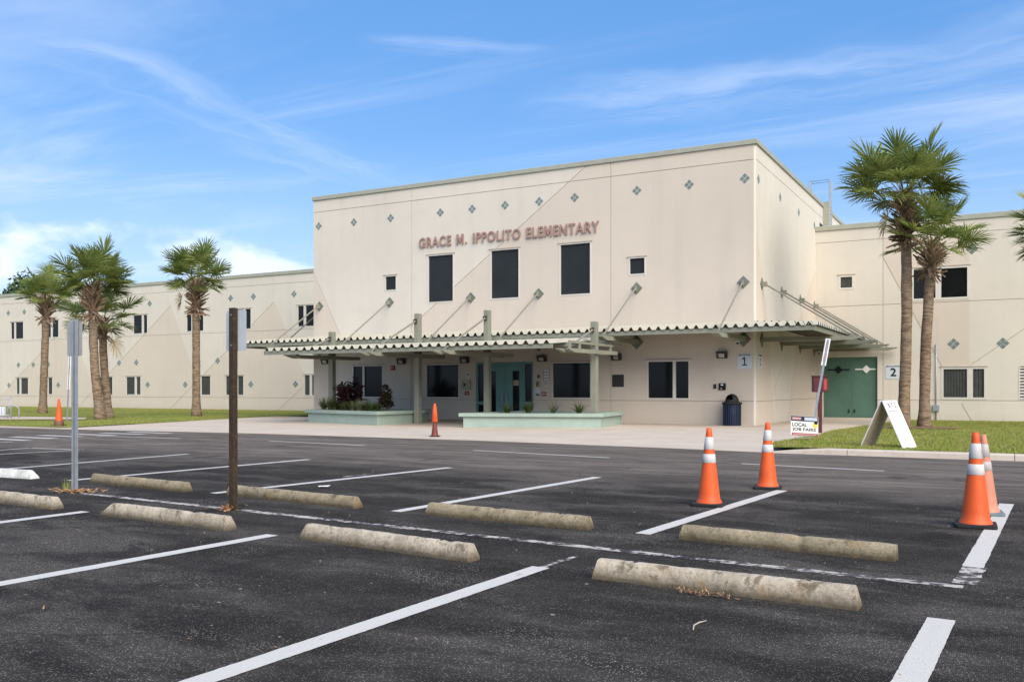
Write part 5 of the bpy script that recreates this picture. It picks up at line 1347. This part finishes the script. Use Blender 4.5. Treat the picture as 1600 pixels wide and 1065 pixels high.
def palm(label, base, top, rad, seed, n=38, R0=1.85, bend=(0, 0), boots=1.25, dead=2, low=-.55, kink=None, boot_r=2.0):
    rnd = random.Random(seed); root = thing('palm_tree', label, 'palm tree', (base[0], base[1], 0.02), 0, 'cabbage palms on the lawns')
    T = Vector((top[0] - base[0], top[1] - base[1], top[2])); K = 26; pts = []; rr = []
    for k in range(K + 1):
        t = k / K; b_ = math.sin(t * math.pi); p = Vector((T.x * t + bend[0] * b_, T.y * t + bend[1] * b_, T.z * t - .05))
        pts.append(p); rr.append(rad * (1.0 + .40 * max(0, 1 - t * 7) ** 1.5 + .07 * mnoise.noise(Vector((t * 9, seed, 0))) - .10 * t))
    tr = MB(); nn = 20
    tr.tube(pts, rr, nn)
    tr.v = [(v[0] + .022 * mnoise.noise(Vector((v[0] * 7, v[1] * 7, v[2] * 5 + seed))), v[1] + .022 * mnoise.noise(Vector((v[1] * 7, v[2] * 5, seed + 3))), v[2]) for v in tr.v]
    tr.build('trunk', M['bark'], root, True)
    ax = (pts[-1] - pts[-3]).normalized(); tp = pts[-1]
    bt = MB()      # criss-crossed old leaf bases
    nb = int(105 * boots / 1.25)
    for k in range(nb):
        t = k / nb; az = k * 2.399 + rnd.uniform(-.2, .2); c = tp - ax * (boots * (1 - t)) ; r_ = rad * (.86 + .35 * math.sin(math.pi * min(1, t * 1.15)))
        o = Vector((math.cos(az), math.sin(az), 0)); sdv = Vector((-o.y, o.x, 0)) * rnd.choice((-1, 1))
        p = c + o * r_ * .85; L = rnd.uniform(.30, .54); outw = (.35 + .95 * math.sin(math.pi * min(1, t * 1.1))) * (boot_r / 2)
        dr = (Vector((0, 0, 1)) * (.85 if t > .22 else rnd.uniform(-1.0, .2)) + o * outw * rnd.uniform(.6, 1.3) + sdv * rnd.uniform(.25, .75)).normalized()
        bt.beam(p - dr * .08, p + dr * L, .10, .028, o, 0 if rnd.random() < .8 else 1, .045, .016)
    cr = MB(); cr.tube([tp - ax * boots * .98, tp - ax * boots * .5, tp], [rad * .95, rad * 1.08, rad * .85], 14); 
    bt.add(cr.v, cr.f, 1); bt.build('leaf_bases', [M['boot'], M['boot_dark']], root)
    fb = MB()
    for k in range(n):
        t = (k + .5) / n; el = math.asin(max(-1, min(1, 1.0 - t * (1.0 - math.sin(low))))) * .93 + rnd.uniform(-.20, .12); az = k * 2.399 + rnd.uniform(-.25, .25)
        s_ = rnd.uniform(.88, 1.08) * (.78 + .46 * max(0, math.sin(el))); pet = R0 * .50 * s_; bl = R0 * .56 * s_
        b_ = tp + Vector((math.cos(az), math.sin(az), 0)) * rad * .5 - Vector((0, 0, .10 * t))
        frond(fb, b_, az, el, pet, bl, rnd, 1 if (t > .72 and rnd.random() < .35) else 0, 2, .10 + .42 * t)
    fb.build('crown', [M['palm'], M['palm_pale'], M['stalk']], root)
    if dead:
        db = MB()
        for k in range(len(dead)):
            az, el, sc = dead[k]
            frond(db, tp + Vector((math.cos(az), math.sin(az), 0)) * rad * .8 - Vector((0, 0, .25)), az, el, R0 * .5 * sc, R0 * .5 * sc, rnd, 0, 0, 2.6, 30)
        db.build('dead_fronds', M['palm_dead'], root)
    return root
def pos_at(px, py, ref):       # point seen at (px, py) at the same distance as ref
    d = (Vector((ref[0], ref[1], 0)) - Vector((0, 0, 0))).dot(_f); q = _c + bearing(px, py) * d; return q
def base_at(px, py): q = on_z(px, py, .05); return (q.x, q.y)
left_az = math.atan2(-_r.y, -_r.x)
def P_(label, bpx, crown, rad, seed, **kw):
    b = base_at(*bpx); t = pos_at(*crown, b); return palm(label, b, (t.x, t.y, t.z), rad, seed, **kw)
P_('tall stout palm nearest the A frame board, highest of all crowns', (1410.5, 667), (1413, 304), .185, 21, n=30, R0=2.15, boots=1.75, bend=(.10, 0), dead=[(left_az + .3, -.05, .75), (left_az - .35, -.25, .6)], low=.24)
P_('shorter palm leaning in just right of the tallest one', (1444, 667.5), (1457, 384), .180, 22, n=20, R0=1.9, boots=.95, bend=(-.06, 0), dead=(), low=.12)
P_('slim straight palm at far left in front of the long wing', (66.5, 645), (73, 466), .20, 23, n=28, R0=1.65, boots=1.2, dead=(), low=.22)
P_('double trunk palm front stem with the fullest crown on the left lawn', (157, 654.5), (146, 446), .19, 24, n=34, R0=1.85, boots=1.45, bend=(-.20, 0), dead=(), low=.2)
P_('palm leaning behind the front stem, its crown mostly hidden', (171, 652.5), (160, 503), .18, 25, n=16, R0=1.9, boots=.7, bend=(-.10, 0), dead=[(left_az + 2.9, -.3, .8)], low=.0)
P_('straight palm with a hanging dead frond left of the brown sign post', (307, 649.5), (306, 440), .19, 26, n=30, R0=1.8, boots=1.6, dead=[(left_az + .25, -.05, .8)], low=.0)
P_('palm whose crown just enters at the right edge', (1662, 668), (1663, 365), .2, 27, n=36, R0=1.9, boots=1.2, dead=(), low=-.4)
mu = MB()
for (px, py), r_ in (((1410.5, 667), .9), ((1444, 667.5), 1.1)):
    b = base_at(px, py); n = 26
    mu.add([(b[0] + r_ * (1 + .25 * mnoise.noise(Vector((k * .7, r_, 0)))) * math.cos(2 * math.pi * k / n), b[1] - .1 + r_ * .8 * math.sin(2 * math.pi * k / n) * (1 + .25 * mnoise.noise(Vector((k * .9, 3, 0)))), lawn_z(b[0], b[1]) + .022) for k in range(n)] + [(b[0], b[1], lawn_z(b[0], b[1]) + .07)], [(k, (k + 1) % n, n) for k in range(n)])
structure(mu.build('bare_earth', M['mulch']))

# ------------------------------------------------------------------ trees beyond the left wing
def far_tree(label, px, top_py, dist, wd, seed):
    q = _c + bearing(px, HY) * dist; H = CAM_H + (HY - top_py) / F_PX * dist; rnd = random.Random(seed)
    root = thing('broadleaf_tree', label, 'tree', (q.x, q.y, 0), 0, 'trees beyond the left wing')
    tr = MB(); tr.tube([(0, 0, -.1), (.1, 0, H * .3), (.2, .1, H * .55)], [.4, .32, .2], 10)
    lobes = []
    for k in range(11):
        a = rnd.uniform(0, 6.283); r_ = wd * rnd.uniform(.15, .62); z = H * rnd.uniform(.48, .88); lobes.append((Vector((r_ * math.cos(a), r_ * math.sin(a), z)), wd * rnd.uniform(.26, .42)))
        tr.tube([(.2, .1, H * .5), tuple(lobes[-1][0])], [.16, .05], 6)
    lobes.append((Vector((0, 0, H - wd * .35)), wd * .36)); tr.build('trunk', M['wood'], root, True)
    lf = MB()
    for c, r_ in lobes:
        for _ in range(520):
            v = Vector((rnd.gauss(0, 1), rnd.gauss(0, 1), rnd.gauss(0, 1))).normalized(); p = c + v * r_ * rnd.uniform(.45, 1.05) * Vector((1, 1, .8)).length / 1.62
            a = Vector((rnd.gauss(0, 1), rnd.gauss(0, 1), rnd.gauss(0, 1))).normalized(); b = a.cross(v); b = b.normalized() if b.length > .01 else a
            s_ = rnd.uniform(.14, .32); lf.add([p - a * s_, p - b * s_ * .5, p + a * s_, p + b * s_ * .5], [(0, 1, 2, 3)])
    lf.build('crown', M['tree_leaf'], root)
far_tree('dark broadleaf tree showing over the roof at the far left', 42, 424, 92, 4.6, 2)
far_tree('treetop just clearing the roof behind the double palm', 118, 436, 95, 2.6, 5)
far_tree('small treetop just clearing the roof right of the double palm', 193, 437, 95, 1.9, 6)
